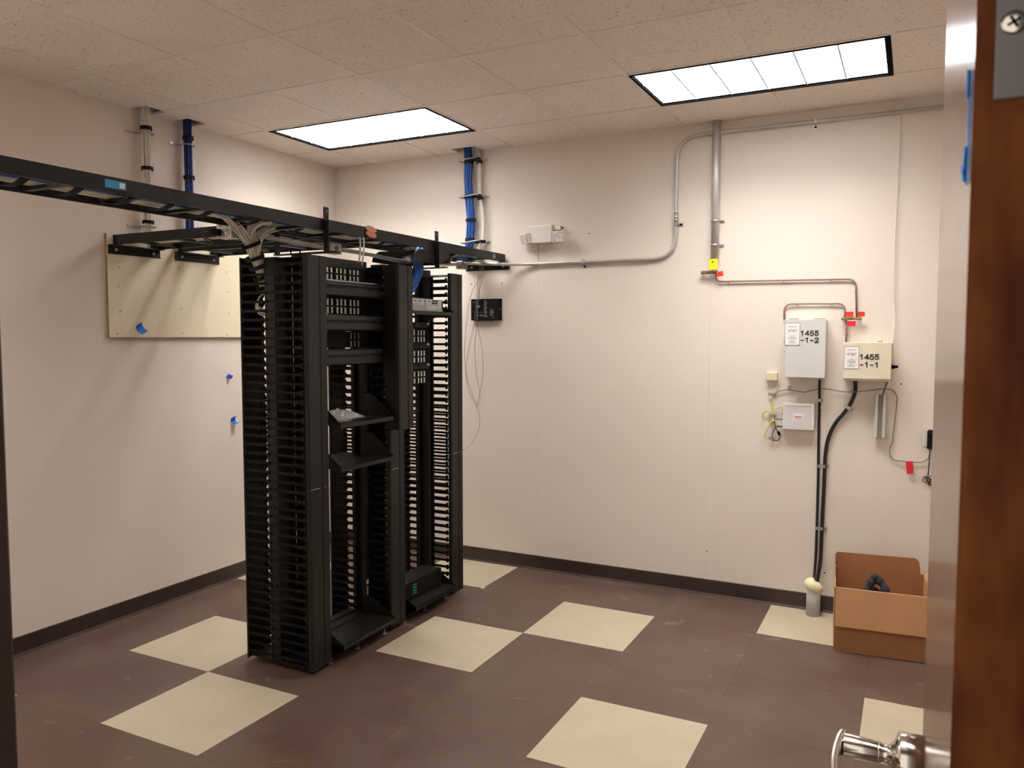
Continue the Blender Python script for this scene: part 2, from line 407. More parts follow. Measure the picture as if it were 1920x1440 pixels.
# old screw holes in the painted panels
for px, py in [(1105,438),(884,533),(941,531),(1325,1033),(1546,1074),(1757,634),(1690,720)]:
    c = bw(px, py); MB().cyl(c+Vector((0,.002,0)), c-Vector((0,.0008,0)), .0045, 10).build('screw_hole', M['gap'], wb)

# ================================================================ recessed lights
def troffer(p, q, label):
    x0, x1 = CX+p*G+.006, CX+(p+2)*G-.006; y0, y1 = CY+q*G+.006, CY+(q+1)*G-.006
    t = thing('recessed_light', label, 'ceiling light', ((x0+x1)/2, (y0+y1)/2, H+.12), 'recessed louvred ceiling lights')
    b = .014; br = .026 if p == 4 else b
    for (a, c, d, e) in ((x0,x1,y0,y0+b),(x0,x1,y1-b,y1),(x0,x0+b,y0+b,y1-b),(x1-br,x1,y0+b,y1-b)):
        MB().box(a, c, d, e, H-.004, H+.01).build('gap_shade', M['gap'], t)  # black bars paint the shaded gap between fixture and grid
    i0, i1, j0, j1 = x0+b, x1-br, y0+b, y1-b; zt = H+.150
    MB().box(i0-.004,i0,j0,j1,H+.002,zt).box(i1,i1+.004,j0,j1,H+.002,zt).box(i0,i1,j0-.004,j0,H+.002,zt).box(i0,i1,j1,j1+.004,H+.002,zt).box(i0,i1,j0,j1,zt,zt+.01).build('housing', M['louvre'], t)
    MB().box(i0+.012, i1-.012, j0+.012, j1-.012, zt-.016, zt-.004).build('lamp_panel', M['lamp'] if q == 0 else M['lamp_added'], t)
    for k in (1,2):
        y = j0+(j1-j0)*k/3
        MB().prism([(y-.0036,H+.004),(y+.0036,H+.004),(y+.007,H+.116),(y-.007,H+.116)], i0, i1, 0).build('louvre_blade', M['louvre'], t)
    for k in range(1,6):
        x = i0+(i1-i0)*k/6
        MB().prism([(x-.0036,H+.005),(x+.0036,H+.005),(x+.006,H+.114),(x-.006,H+.114)], j0, j1, 1).build('louvre_blade', M['louvre'], t)
troffer(0, 0, 'recessed louvred ceiling light above the blue cables, nearer the corner of the room')
troffer(4, 0, 'recessed louvred ceiling light above the grey wall boxes, nearer the door')
troffer(0, -5, 'recessed louvred ceiling light added out of view to brighten the left half of the room')  # unseen front pair, added to lift the room's brightness
troffer(4, -5, 'recessed louvred ceiling light added out of view to brighten the room, just inside the door')

# ================================================================ door
DA = -math.atan2(.005, .9)
dr = bpy.data.objects.new('door_1', None); COL.objects.link(dr); dr['kind'] = 'structure'; dr.location = (4.158, -4.505, 0)
DF = 4.158
slab = MB().box(DF, DF+.045, -4.505, -3.60, .012, 2.44).build('door_slab', M['wood'], dr)
slab.data.materials.append(M['wood_face'])
for p in slab.data.polygons:
    if abs(p.normal.x) > .9: p.material_index = 1
hl = MB().box(DF+.0095, DF+.045, -4.5068, -4.5045, 1.811, 1.935).build('hinge_leaf', M['steel'], dr, .0015)
hl.data.materials[0] = mat('brushed_grey_steel', (112,106,104), .45, metal=.5, var=.08)
for (dx, z) in ((.0185,1.853),(.032,1.875),(.0185,1.912)):
    c = Vector((DF+dx, -4.5068, z))
    sc = MB().lathe([(.0068,0),(.0066,.0008),(.005,.0016)], c, (0,-1,0), 20).build('screw', M['nickel'], hl)
    rec = MB()
    for a in (.5, .5+math.pi/2):
        d = Vector((math.cos(a),0,math.sin(a))); e = Vector((-math.sin(a),0,math.cos(a)))
        rec.obox(c+Vector((0,-.0014,0)), d*.0036, e*.0008, Vector((0,.0004,0)))
    rec.build('screw_recess', M['gap'], hl)
# lever set on the visible face
lz, ly = 1.036, -3.74
lever = MB().lathe([(.037,0),(.037,.030),(.034,.036),(.022,.040),(.0145,.048),(.0135,.056),(.016,.060),(.016,.062)], (DF,ly,lz), (-1,0,0), 32).build('lever_rose', M['nickel'], dr)
m = MB()
m.tube([(DF-.058,ly,lz),(DF-.064,ly,lz),(DF-.085,ly,lz),(DF-.112,ly,lz)], [.0135,.0165,.0175,.0185], 24)
hx = [(DF-.111,ly+.016,lz),(DF-.116,ly,lz),(DF-.119,ly-.05,lz-.002),(DF-.115,ly-.10,lz-.006),(DF-.100,ly-.135,lz-.008)]
pp = smooth(hx,5); vs = []; fs = []
for i, q in enumerate(pp):
    w = .0185-.006*i/len(pp); hw = .005
    vs += [(q.x-hw,q.y,q.z-w),(q.x+hw,q.y,q.z-w*.9),(q.x+hw,q.y,q.z+w*.9),(q.x-hw,q.y,q.z+w)]
for i in range(len(pp)-1):
    for k in range(4): fs.append((i*4+k, i*4+(k+1)%4, i*4+4+(k+1)%4, i*4+4+k))
fs += [(0,1,2,3), tuple(len(vs)-4+k for k in range(4))]
m.add(vs, fs, True)
m.build('lever', M['nickel'], dr, .002)
m = MB().obox((DF-.0007,-4.478,1.803),(0,.0026,0),(0,0,.034),(.0005,0,0))
m.obox((DF-.0016,-4.479,1.829),(.0009,.0035,0),(0,0,.008),(.0004,-.0004,0)).obox((DF-.0018,-4.476,1.785),(.001,.0035,0),(.0002,0,.007),(.0004,-.0004,0)).obox((DF-.0022,-4.474,1.776),(.001,.002,0),(-.0006,0,.005),(.0004,-.0004,0))
dr.rotation_euler = (0,0,DA)
tp = m.build('masking_tape', mat('brightened_blue_tape', (72,150,226), .6, var=.12, scale=200))  # tape colour lightened to make up for the shade on the door
tp['label'] = 'torn strip of blue masking tape stuck on the varnished door face'; tp['category'] = 'tape'

# ================================================================ vertical cable managers (three, one behind the other)
XR, XS0, XS1, XF = 1.115, 1.272, 1.338, 1.55        # rear edge, spine, front cover plane
ZB, ZT = .022, 2.06
fmesh = {}
def finger(parent, x0, x1, y, z):      # bar with an upright T tip; mesh shared between alike fingers
    key = (round(x0,3), round(x1,3))
    if key not in fmesh:
        s = 1 if x1 > x0 else -1
        m = MB().box(x0, x1-.006*s, -.0025, .0025, -.0075, .0055)
        m.prism([(x1-.008*s,-.0165),(x1,-.0165),(x1+.006*s,-.012),(x1+.006*s,.012),(x1,.0145),(x1-.008*s,.0145)], -.003, .003, 1)
        o = m.build('finger', M['blackm'], parent); fmesh[key] = o; o.location = (0,y,z); return o
    return twin(fmesh[key], parent, (0,y-fmesh[key].location.y,z-fmesh[key].location.z))
def vmanager(y0, y1, label, covers):
    t = thing('vertical_cable_manager', label, 'cable manager', ((XS0+XS1)/2, (y0+y1)/2, 0), 'black vertical cable managers')
    MB().box(XS0+.012, XS1-.012, y0+.03, y1-.03, ZB, ZT-.012).box(XS0, XS1, y0+.012, y0+.03, ZB, ZT-.012).box(XS0, XS1, y1-.03, y1-.012, ZB, ZT-.012).build('spine', M['black'], t, .002)
    MB().box(XR+.012, XF-.03, y0+.006, y1-.006, ZT-.012, ZT-.009).box(XS0-.02,XS1+.02,y0+.006,y1-.006,ZT-.010,ZT-.004).build('top_plate', M['black'], t)
    MB().box(XR+.02, XF-.03, y0+.006, y1-.006, ZB+.012, ZB+.016).build('bottom_plate', M['black'], t)
    n = 45; z0 = .062; dz = .04445
    for k in range(n):
        z = z0+k*dz
        if z > ZT-.022: break
        for y in (y0+.006, y1-.006):
            finger(t, XS1-.02, XF-.036, y, z)
            finger(t, XS0+.02, XR+.016, y, z)
    def cover(xf, z0, z1, name):
        w = y1-y0
        poly = [(xf-.022,y0),(xf-.004,y0+.003),(xf,y0+.012),(xf-.001,y0+w*.58),(xf-.0065,y0+w*.61),(xf-.0065,y0+w*.645),(xf-.002,y0+w*.675),(xf,y0+w*.95),(xf-.004,y1-.003),(xf-.022,y1),
                (xf-.022,y1-.003),(xf-.007,y1-.006),(xf-.009,y0+w*.6),(xf-.007,y0+.006),(xf-.022,y0+.003)]
        m = MB().prism(poly, z0, z1, 2)
        if xf > XF+.01: m.box(XF-.03, xf-.018, y0, y0+.003, z0, z1).box(XF-.03, xf-.018, y1-.003, y1, z0, z1)
        return m.build(name, M['black'], t)
    for (xf, a, b) in covers: cover(xf, a, b, 'cover_door')
    xr = XR
    MB().prism([(xr+.014,y0),(xr+.002,y0+.003),(xr,y0+.012),(xr,y1-.012),(xr+.002,y1-.003),(xr+.014,y1),(xr+.014,y1-.003),(xr+.005,y1-.01),(xr+.005,y0+.01),(xr+.014,y0+.003)], ZB-.006, ZT, 2).build('rear_door', M['black'], t)
    for z in (.925,):
        MB().box(XF-.002, XF+.002, y0+.02, y0+.075, z-.0012, z+.0012).build('latch_pin', M['steel'], t)
    return t
vmanager(-2.118, -1.968, 'black vertical cable manager with rows of fingers, nearest the camera', [(XF, ZB, .922), (XF, .926, ZT)])
vmanager(-1.457, -1.313, 'black vertical cable manager between the two rack bays, its upper cover standing proud', [(XF, ZB, 1.146), (1.615, 1.150, ZT)])
vmanager(-.802, -.655, 'black vertical cable manager at the back wall end of the rack row', [(XF, ZB, .922), (XF, .926, ZT)])

# ================================================================ two-post racks
PX0, PX1 = 1.325, 1.400
def rack(y0, y1, label):
    t = thing('two_post_rack', label, 'rack', ((PX0+PX1)/2, (y0+y1)/2, 0), 'two-post racks')
    for (a, s) in ((y0, 1), (y1, -1)):
        MB().box(PX0, PX1, a, a+.004*s, .03, 2.075).box(PX0, PX0+.004, a, a+.03*s, .03, 2.075).box(PX1-.004, PX1, a, a+.03*s, .03, 2.075).build('upright', M['black'], t)
    MB().box(PX1, PX1+.004, y0, y1, 2.036, 2.08).box(PX0, PX1, y0, y1, 2.076, 2.08).build('top_angle', M['black'], t)
    MB().box(PX0-.004, PX0, y0, y1, 2.036, 2.08).build('top_angle', M['black'], t)
    # base: two angles on the floor side and a deep tray with sloping cheeks
    MB().box(PX1, XF-.02, y0, y1, .026, .031).box(PX1, PX1+.005, y0, y1, .026, .11).build('base_angle', M['black'], t)
    MB().box(PX0-.15, PX0, y0, y1, .026, .031).box(PX0-.005, PX0, y0, y1, .026, .11).build('base_angle', M['black'], t)
    for y in (y0+.02, y0+.24, y1-.03):
        MB().tube([(XF-.03,y,0),(XF-.03,y,.006)], .013, 12).tube([(XF-.03,y,.006),(XF-.03,y,.062)], .0045, 8).tube([(XF-.03,y,.018),(XF-.03,y,.026)], .0095, 6).build('levelling_foot', M['steel'], t)
        MB().tube([(PX0-.13,y,0),(PX0-.13,y,.006)], .013, 12).tube([(PX0-.13,y,.006),(PX0-.13,y,.05)], .0045, 8).build('levelling_foot', M['steel'], t)
    return t
R1, R2 = (-1.966, -1.459), (-1.311, -.804)
rk1 = rack(*R1, 'black two-post rack holding three slotted patch panels, nearer the camera')
rk2 = rack(*R2, 'black two-post rack holding the silver router, nearer the back wall')
MB().box(PX1+.0042, PX1+.0052, -1.93+.005, -1.86, 2.046, 2.072).build('sticker', M['teal'], rk1, label='pale teal sticker')
MB().box(PX1+.0002, PX1+.001, -1.488, -1.468, .262, .288).box(PX1+.0002, PX1+.001, -1.484, -1.472, .20, .25).build('sticker', M['lgrey'], rk1)

def shelf(bay, z, label, depth=1.60, h=.12, x0=None):
    a, b = bay[0]+.028, bay[1]-.028; x0 = x0 or PX1+.002
    t = thing('rack_shelf', label, 'shelf', (x0, (a+b)/2, z))
    MB().box(x0-.14, depth, a, b, z-.002, z).build('tray', M['black'], t)
    MB().box(depth-.002, depth, a, b, z-.022, z).build('front_lip', M['black'], t)
    for y in (a, b-.002):
        MB().prism([(x0,z),(depth-.002,z),(x0+.05,z+h),(x0,z+h)], y, y+.002, 1).build('cheek', M['black'], t)
        MB().prism([(x0,z),(depth-.05,z-.002),(x0,z-.05)], y, y+.002, 1).build('gusset', M['black'], t)
    MB().box(x0, x0+.003, a-.02, a, z-.04, z+h).box(x0, x0+.003, b, b+.02, z-.04, z+h).build('mounting_ear', M['black'], t)
    return t
shelf(R1, 1.232, 'black cantilever rack shelf holding a clear plastic bag')
shelf(R1, 1.012, 'empty black cantilever rack shelf below the one with the plastic bag')
shelf(R1, .102, 'deep black tray at the foot of the nearer rack', h=.09)
shelf(R2, 1.815, 'black cantilever rack shelf under the silver router', h=.06)
shelf(R2, .098, 'deep black tray at the foot of the farther rack, under the black power unit', h=.09)

def panel_slots(bay, z0, z1, label, groups=4, shaded=False):
    a, b = bay[0]+.006, bay[1]-.006; x = PX1+.0005; th = .0016
    t = thing('patch_panel', label, 'patch panel', (x, (a+b)/2, z0))
    MB().box(x, x+th, a, b, z0, z1).box(x, x+.010, a+.02, b-.02, z1-.0025, z1).box(x, x+.010, a+.02, b-.02, z0, z0+.0025).build('faceplate', M['blackm'], t)
    h = (z1-z0-.020)/2
    for g in range(groups):
        for k in range(3):
            y = b-.075-g*.110-k*.0325
            for r in (0,1):
                za = z0+.004+r*(h+.010)
                MB().box(x+th, x+.004, y-.022, y-.008, za+.004, za+h-.004).build('port', M['gap'], t)
                MB().box(x+th, x+.006, y-.006, y+.006, za, za+h).build('port_label', M['grey_cable'] if shaded else M['white_plastic'], t)  # grey on the third panel's labels paints in the weaker light lower down
    return t
for (z0, z1, l) in ((1.964,2.034,'slotted black patch panel at the top of the nearer rack'),(1.786,1.872,'slotted black patch panel second from the top of the nearer rack'),(1.608,1.694,'slotted black patch panel third from the top of the nearer rack')):
    panel_slots(R1, z0, z1, l, 1 if 'third' in l else 4, 'third' in l)
def hmanager(bay, z0, z1, label):
    a, b = bay[0]+.012, bay[1]-.004; x0 = PX1+.002; xf = 1.515
    t = thing('horizontal_cable_manager', label, 'cable manager', (x0, (a+b)/2, z0), 'horizontal cable managers in the nearer rack')
    h = z1-z0
    MB().prism([(xf-.012,z0),(xf,z0+.008),(xf,z0+h*.52),(xf-.008,z0+h*.57),(xf-.008,z0+h*.63),(xf,z0+h*.68),(xf-.003,z1-.006),(xf-.014,z1),(xf-.018,z1-.004),(xf-.018,z0+.004)], a, b, 1).build('cover', M['black'], t)
    MB().box(x0, x0+.003, a, b, z0, z1).build('back_plate', M['black'], t)
    for k in range(9):
        y = a+.03+(b-a-.06)*k/8
        MB().box(x0+.003, xf-.018, y-.003, y+.003, z1-.012, z1-.004).build('ring', M['black'], t)
        MB().box(x0+.003, xf-.018, y-.003, y+.003, z0+.004, z0+.012).build('ring', M['black'], t)
hmanager(R1, 1.872, 1.956, 'black horizontal cable manager under the top patch panel')
hmanager(R1, 1.696, 1.778, 'black horizontal cable manager under the second patch panel')
hmanager(R1, 1.518, 1.602, 'black horizontal cable manager under the third patch panel')

def port_panel(bay, z0, z1, label):
    a, b = bay[0]+.006, bay[1]-.006; x = PX1+.0005
    t = thing('port_panel', label, 'patch panel', (x, (a+b)/2, z0), 'loaded port strips in the farther rack')
    MB().box(x, x+.003, a, b, z0, z1).box(x, x+.012, a+.02, b-.02, z1-.003, z1).box(x, x+.012, a+.02, b-.02, z0, z0+.003).build('faceplate', M['blackm'], t)
    m = MB(); mj = MB()
    for r in (0,1):
        for k in range(24):
            y = a+.03+k*.0182+(k//6)*.004; z = z0+.010+r*.017
            if y < b-.03: m.box(x+.003, x+.006, y, y+.0125, z, z+.010); mj.box(x+.006, x+.0066, y+.002, y+.0105, z+.002, z+.007)
    o = m.build('port_row', mat('dark_grey_port', (78,76,76), .5), t); mj.build('port_opening', M['gap'], o)
    MB().box(x+.012, x+.0125, b-.055, b-.025, z1-.016, z1-.004).build('name_strip', M['lgrey'], t)
zz = 1.755
for k, nm in enumerate(('upper', 'middle', 'lower')):
    port_panel(R2, zz-.042, zz, 'port strip with a white name label, %s of three in the farther rack' % nm)
    panel_slots(R2, zz-.126, zz-.044, 'slotted black patch panel in the farther rack, under the %s port strip' % nm)
    zz -= .127

# router on its shelf
t = thing('router', 'silver grey router lying on a shelf in the farther rack', 'router', (1.45, -1.06, 1.816))
ya, yb = -1.262, -.868; xr = 1.535
MB().box(1.28, xr, ya, yb, 1.8165, 1.891).build('chassis', M['router'], t, .002)
m = MB()
for k in range(4): m.box(xr, xr+.0015, ya+.02, ya+.18, 1.826+k*.007, 1.828+k*.007)
m.box(xr, xr+.0015, ya+.19, ya+.195, 1.82, 1.888).box(xr, xr+.0015, ya+.01, yb-.01, 1.855, 1.8565)
m.build('vent', mat('grey_vent', (112,112,112), .5), t)
MB().box(xr, xr+.003, ya+.215, yb-.085, 1.824, 1.846).build('module', M['lgrey'], t)
m = MB()
for r in range(2):
    for k in range(3): m.box(xr, xr+.002, yb-.125+k*.022, yb-.112+k*.022, 1.862+r*.013, 1.872+r*.013)
for k in range(5): m.box(xr, xr+.002, ya+.03+k*.05, ya+.045+k*.05, 1.874, 1.879)
m.box(xr, xr+.002, ya+.03, ya+.036, 1.860, 1.872).box(xr, xr+.002, ya+.042, ya+.05, 1.860, 1.872).build('port', M['gap'], t)
MB().box(xr, xr+.001, yb-.065, yb-.028, 1.823, 1.834).build('label', M['yellow_label'], t, label='small yellow label')
MB().box(xr, xr+.004, yb-.016, yb-.010, 1.83, 1.88).build('handle', M['gap'], t)

# power unit in the foot of the farther rack
t = thing('power_unit', 'black power unit with green print in the foot of the farther rack', 'power unit', (1.45, -1.06, .1))
MB().box(1.36, 1.50, R2[0]+.032, R2[1]-.045, .0985, .205).build('case', M['blackm'], t, .003)
m = MB()
for k in range(4):
    for i in range(3): m.box(1.5005, 1.5012, -1.17+i*.014, -1.159+i*.014, .125+k*.017, .133+k*.017)
m.build('print', M['green_ink'], t)

# plastic bag of papers on the upper shelf
t = thing('plastic_bag', 'crumpled clear plastic bag of parts on a rack shelf', 'bag', (1.47, -1.82, 1.233))
rb = random.Random(3)
MB().box(1.40, 1.535, -1.925, -1.77, 1.2335, 1.2365).build('paper', M['paper'], t)
vs = []; fs = []; nx, ny = 14, 16
for s in (0,1):
    for i in range(nx):
        for j in range(ny):
            u, v = i/(nx-1), j/(ny-1); e = math.sin(math.pi*u)*math.sin(math.pi*v)
            z = 1.238+(.006+.055*e**.6*rb.uniform(.45,1))*s if s else 1.2372
            vs.append((1.385+u*.16, -1.93+v*.26, z))
for s in (0,1):
    for i in range(nx-1):
        for j in range(ny-1):
            q = s*nx*ny+i*ny+j; fs.append((q, q+1, q+ny+1, q+ny))
MB().add(vs, fs, False).build('film', M['bag'], t)

# a black lead hanging in the gap behind the nearer rack
o = MB().tube(smooth([(1.16,-1.70,1.62),(1.15,-1.74,1.50),(1.14,-1.70,1.25),(1.16,-1.76,1.0),(1.15,-1.79,.8),(1.13,-1.72,.62),(1.14,-1.70,.4),(1.18,-1.74,.2),(1.2,-1.8,.12)],5), .004, 6).build('power_lead', M['black_cable'])
o['label'] = 'thin black power lead hanging down behind the nearer rack'; o['category'] = 'cable'

# ================================================================ ladder racks overhead
Z0, Z1 = 2.192, 2.248
def ladder(pa, pb, width, label, rung0, end_cap=True):
    """pa->pb: centre line; rails either side"""
    pa = Vector(pa); pb = Vector(pb); d = (pb-pa).normalized(); s = Vector((-d.y, d.x, 0))
    t = thing('ladder_rack', label, 'ladder rack', (pa.x, pa.y, Z0), 'overhead ladder racks')
    for k in (-1,1):
        c = (pa+pb)/2+s*(k*width/2); L = (pb-pa).length/2
        MB().obox((c.x,c.y,(Z0+Z1)/2), d*L, s*.0055, (0,0,(Z1-Z0)/2)).build('rail', M['black'], t, .0015)
    L = (pb-pa).length; q = rung0
    while q < L-.02:
        c = pa+d*q
        MB().obox((c.x,c.y,Z0+.014), d*.013, s*(width/2-.0056), (0,0,.007)).build('rung', M['black'], t, .0015); q += .3048
    return t
LM = ladder((1.37,-.012,0), (1.37,FY+.002,0), .30, 'long black ladder rack running over the rack row to the back wall', .18)
LA = ladder((.026,-1.85,0), (1.212,-1.85,0), .30, 'short black ladder rack carrying the white cables off the plywood', .16)
LB = ladder((.026,-1.40,0), (1.212,-1.40,0), .30, 'short black ladder rack carrying the blue cables off the plywood', .16)
MB().box(1.5256, 1.5263, -3.14, -3.055, 2.207, 2.236).build('sticker', M['sky'], LM, label='bright blue sticker')
MB().box(1.5256, 1.5263, -.20, -.165, 2.206, 2.235).build('sticker', M['teal'], LM)
MB().box(1.5264, 1.5267, -3.082, -3.060, 2.212, 2.231).build('sticker', M['paper'], LM)
def wall_angle(c, along, out, label, L=.175):
    c = Vector(c); along = Vector(along); out = Vector(out)
    t = thing('wall_angle_bracket', label, 'bracket', c)
    MB().obox(c+out*.003+Vector((0,0,-.024)), along*L, out*.003, (0,0,.026)).obox(c+out*.028+Vector((0,0,-.001)), along*L, out*.025, (0,0,.0025)).build('angle', M['black'], t, .003)
    for k in (-.72,.72):
        q = c+along*(L*k)+Vector((0,0,-.024)); MB().lathe([(.010,.006),(.010,.009),(.006,.012)], q, out, 12).build('bolt', M['steel'], t)
        MB().obox(c+along*(L*k*.94)+out*.02+Vector((0,0,.02)), along*.012, out*.014, (0,0,.018)).build('clip', M['black'], t)
wall_angle((.0195,-1.86,2.19), (0,1,0), (1,0,0), 'black wall angle bracket on plywood under the white cables')
wall_angle((.0195,-1.40,2.19), (0,1,0), (1,0,0), 'black wall angle bracket on plywood under the blue cables')
wall_angle((1.375,-.0005,2.19), (1,0,0), (0,-1,0), 'black wall angle bracket on the back wall at the ladder rack end', .178)

def riser(y, label, flip):
    t = thing('rack_elevation_bracket', label, 'bracket', (1.38, y, 2.081), 'brackets lifting the ladder rack off the racks')
    MB().box(1.20, 1.60, y-.02, y+.02, 2.081, 2.087).build('foot_plate', M['black'], t)
    MB().box(1.527, 1.533, y-.018, y+.018, 2.087, 2.305).box(1.527,1.560,y-.018,y-.014,2.087,2.24).build('post', M['black'], t, .002)
    MB().box(1.205, 1.2125, y-.018, y+.018, 2.087, 2.24).build('post', M['black'], t, .002)
    for z in (2.285, 2.255, 2.13): MB().lathe([(.005,0),(.005,.002)], (1.533, y, z), (1,0,0), 10).build('bolt', M['steel'] if z == 2.285 else M['gap'], t)
    for dx in (1.30, 1.36): MB().tube([(dx,y,2.087),(dx,y,2.108)], .004, 8).build('stud', M['black'], t)
riser(-1.945, 'black bracket lifting the ladder rack over the nearer rack', 1)
riser(-.93, 'black bracket lifting the ladder rack over the farther rack', 1)

# plywood backboard
t = thing('plywood_backboard', 'pale plywood backboard screwed to the left wall', 'board', (0,-1.43,1.66))
MB().box(.001, .019, -2.04, -.82, 1.662, 2.255).build('board', M['ply'], t)
MB().box(.0015, .0188, -2.0415, -2.04, 1.662, 2.255).box(.0015, .0188, -2.04, -.82, 1.6605, 1.662).build('edge', M['ply_edge'], t)
for px, py in [(223,501),(222,537),(225,584),(220,626),(335,502),(338,543),(340,579),(342,625),(425,510),(427,547),(429,588),(426,628),(301,484),(423,476)]:
    c = lw(px, py, .019); MB().lathe([(.0035,0),(.0035,.0006)], c, (1,0,0), 8).build('screw', M['gap'], t)

# tape scraps on the left wall
def scrap(name, label, mt, c, w, h, ang, curl, d):
    c = Vector(c); vs = []; n = 6
    ca, sa = math.cos(ang), math.sin(ang)
    for i in range(n+1):
        for s in (-1,1):
            u = (i/n-.5)*h; x = d+.0008+curl*max(0,(.35-i/n))**2*2+curl*.6*max(0,(i/n-.75))
            y = s*w/2*(1-.3*abs(i/n-.5)); vs.append((c.x+x, c.y+y*ca-u*sa, c.z+y*sa+u*ca))
    fs = [(2*i,2*i+1,2*i+3,2*i+2) for i in range(n)]
    o = MB().add(vs, fs).build(name, mt); m = o.modifiers.new('thick','SOLIDIFY'); m.thickness = .0008
    o['label'] = label; o['category'] = 'tape'
scrap('masking_tape', 'scrap of blue masking tape on the plywood board', M['blue_tape'], lw(262,615,.019), .050, .06, .5, .12, 0)
scrap('masking_tape', 'small dark blue scrap of tape on the left wall below the plywood', M['violet_tape'], lw(427,705), .034, .028, .9, .12, 0)
scrap('masking_tape', 'curled blue scrap of masking tape on the left wall, lowest of the three there', M['blue_tape'], lw(437,787), .042, .05, .12, .15, 0)

# ================================================================ cable bundles
def cables(name, label, cat, mt, specs, straps=(), group=None):
    """one bundle of alike cables: the many thin cables are one part, every strap another"""
    t = thing(name, label, cat, specs[0][0][0], group)
    m = MB()
    for k, (path, n, R, rc, flat) in enumerate(specs): bundle(m, path, n, R, rc, flat, seed=k+len(label))
    o = m.build('cables', mt, t); o['kind'] = 'stuff'
    for (c, d, u, ru, rw, w) in straps:
        MB().band(c, d, u, ru, rw, w).build('strap', M['velcro'], t)
    return t
def densify(pts, n=5): return smooth(pts, n)
# left wall, white: down the wall, over onto the ladder, along it
y = -1.782
pw = densify([(.05,y,H+.12),(.05,y,2.75),(.053,y,2.55),(.05,y-.004,2.38),(.055,y-.008,2.32),(.075,y-.03,2.262),(.16,y-.05,2.236),(.45,y-.06,2.234),(.8,y-.06,2.234),(1.16,y-.06,2.236),(1.27,y-.2,2.24)],5)
st = [((.05,y,2.895),(0,0,1),(1,0,0),.031,.031,.022),((.051,y,2.66),(0,0,1),(1,0,0),.032,.032,.022),((.05,y-.003,2.345),(0,0,1),(1,0,0),.031,.031,.02)]
st += [((xx,y-.06,2.234),(1,0,0),(0,1,0),.05,.026,.02) for xx in (.42,.62,.85,1.05)]
cables('cable_bundle', 'white cable bundle strapped down the left wall above the plywood', 'cable bundle', M['white_cable'], [(pw, 22, .029, .0042, 1.0)], st)
y = -1.478
pb = densify([(.05,y,H+.12),(.05,y,2.75),(.052,y,2.55),(.05,y,2.38),(.055,y,2.31),(.075,y+.02,2.256),(.16,y+.04,2.234),(.45,y+.05,2.232),(.8,y+.06,2.232),(1.14,y+.06,2.234),(1.26,y+.2,2.236)],5)
st = [((.05,y,2.905),(0,0,1),(1,0,0),.031,.031,.022),((.051,y,2.66),(0,0,1),(1,0,0),.032,.032,.022),((.052,y,2.322),(0,0,1),(1,0,0),.031,.031,.024)]
st += [((xx,y+.05,2.232),(1,0,0),(0,1,0),.05,.026,.02) for xx in (.4,.66,.95)]
cables('cable_bundle', 'dark blue cable bundle strapped down the left wall beside the white one', 'cable bundle', M['blue_dark'], [(pb, 22, .029, .0042, 1.0)], st)
# main run along the long ladder
zc = 2.232
for (dx, mt, n, R, fl, nm, se) in ((-.088, M['white_cable'], 22, .046, .45, 'white cable run lying along the long ladder rack', 1), (-.022, M['blue_cable'], 8, .020, .7, 'thin blue cable run lying along the long ladder rack', 2), (.085, M['grey_cable'], 5, .018, .7, 'thin grey cable run along the room-side rail of the long ladder rack', 3)):
    px = 1.37+dx
    path = densify([(px,FY+.03,zc),(px+.01,-3.9,zc),(px-.01,-3.4,zc+.002),(px+.006,-2.9,zc),(px-.006,-2.45,zc),(px+.004,-1.9,zc),(px,-1.4,zc),(px+.006,-.95,zc),(px-.004,-.5,zc),(px,-.30,zc)],4)
    st = []
    if se == 1: st = [((1.325,yy,zc-.006),(0,1,0),(1,0,0),.098,.034,.036) for yy in (-3.62,-3.36,-3.16,-2.94,-2.76,-2.56,-2.28,-1.98,-1.30,-1.08)]
    cables('cable_run', nm, 'cable bundle', mt, [(path, n, R, .0042, fl)], st)
# back wall: blue riser and a thinner white riser beside it
def Rz(px, py, d=.055): return bw(px, py, d)
pts = [Vector((BX+.004,-.055,H+.12)), Rz(879,300), Rz(878,335), Rz(880,372), Rz(883,410), Rz(882,440), Rz(880,462)]
e = pts[-1]; pts += [Vector((e.x-.005,-.075,2.27)), Vector((1.32,-.16,2.238)), Vector((1.33,-.4,2.236)), Vector((1.36,-.7,2.236)), Vector((1.40,-.82,2.232)), Vector((1.41,-.905,2.21)), Vector((1.41,-.945,2.15)), Vector((1.405,-.955,2.05)), Vector((1.39,-1.0,1.97)), Vector((1.36,-1.08,1.90))]
st = [(Rz(879,305),(0,0,1),(1,0,0),.031,.031,.02),(Rz(879.5,369),(0,0,1),(1,0,0),.036,.034,.02),(Rz(883,413),(0,0,1),(1,0,0),.037,.034,.018),(Rz(881,450),(0,0,1),(1,0,0),.033,.031,.026)]
cables('cable_bundle', 'bright blue cable bundle hanging down the back wall onto the ladder rack', 'cable bundle', M['blue_cable'], [(densify(pts,5), 26, .034, .0045, 1.0)], st)
pts = [Vector((BX+.065,-.05,H+.12)), Rz(899,300,.045), Rz(899,340,.045), Rz(901,372,.045), Rz(906,415,.045), Rz(905,445,.045), Rz(900,462,.05), Vector((bw(893,478,.08).x,-.09,2.255)), Vector((1.42,-.2,2.236)), Vector((1.42,-.4,2.236))]
cables('cable_bundle', 'thin group of white cables beside the bright blue bundle on the back wall', 'cable bundle', M['white_cable'], [(densify(pts,5), 5, .017, .0042, 1.0)], [(Rz(905,453,.046),(0,0,1),(1,0,0),.020,.020,.02),(Rz(901,372,.046),(0,0,1),(1,0,0),.020,.020,.02),(Rz(899,304,.046),(0,0,1),(1,0,0),.020,.020,.02)])
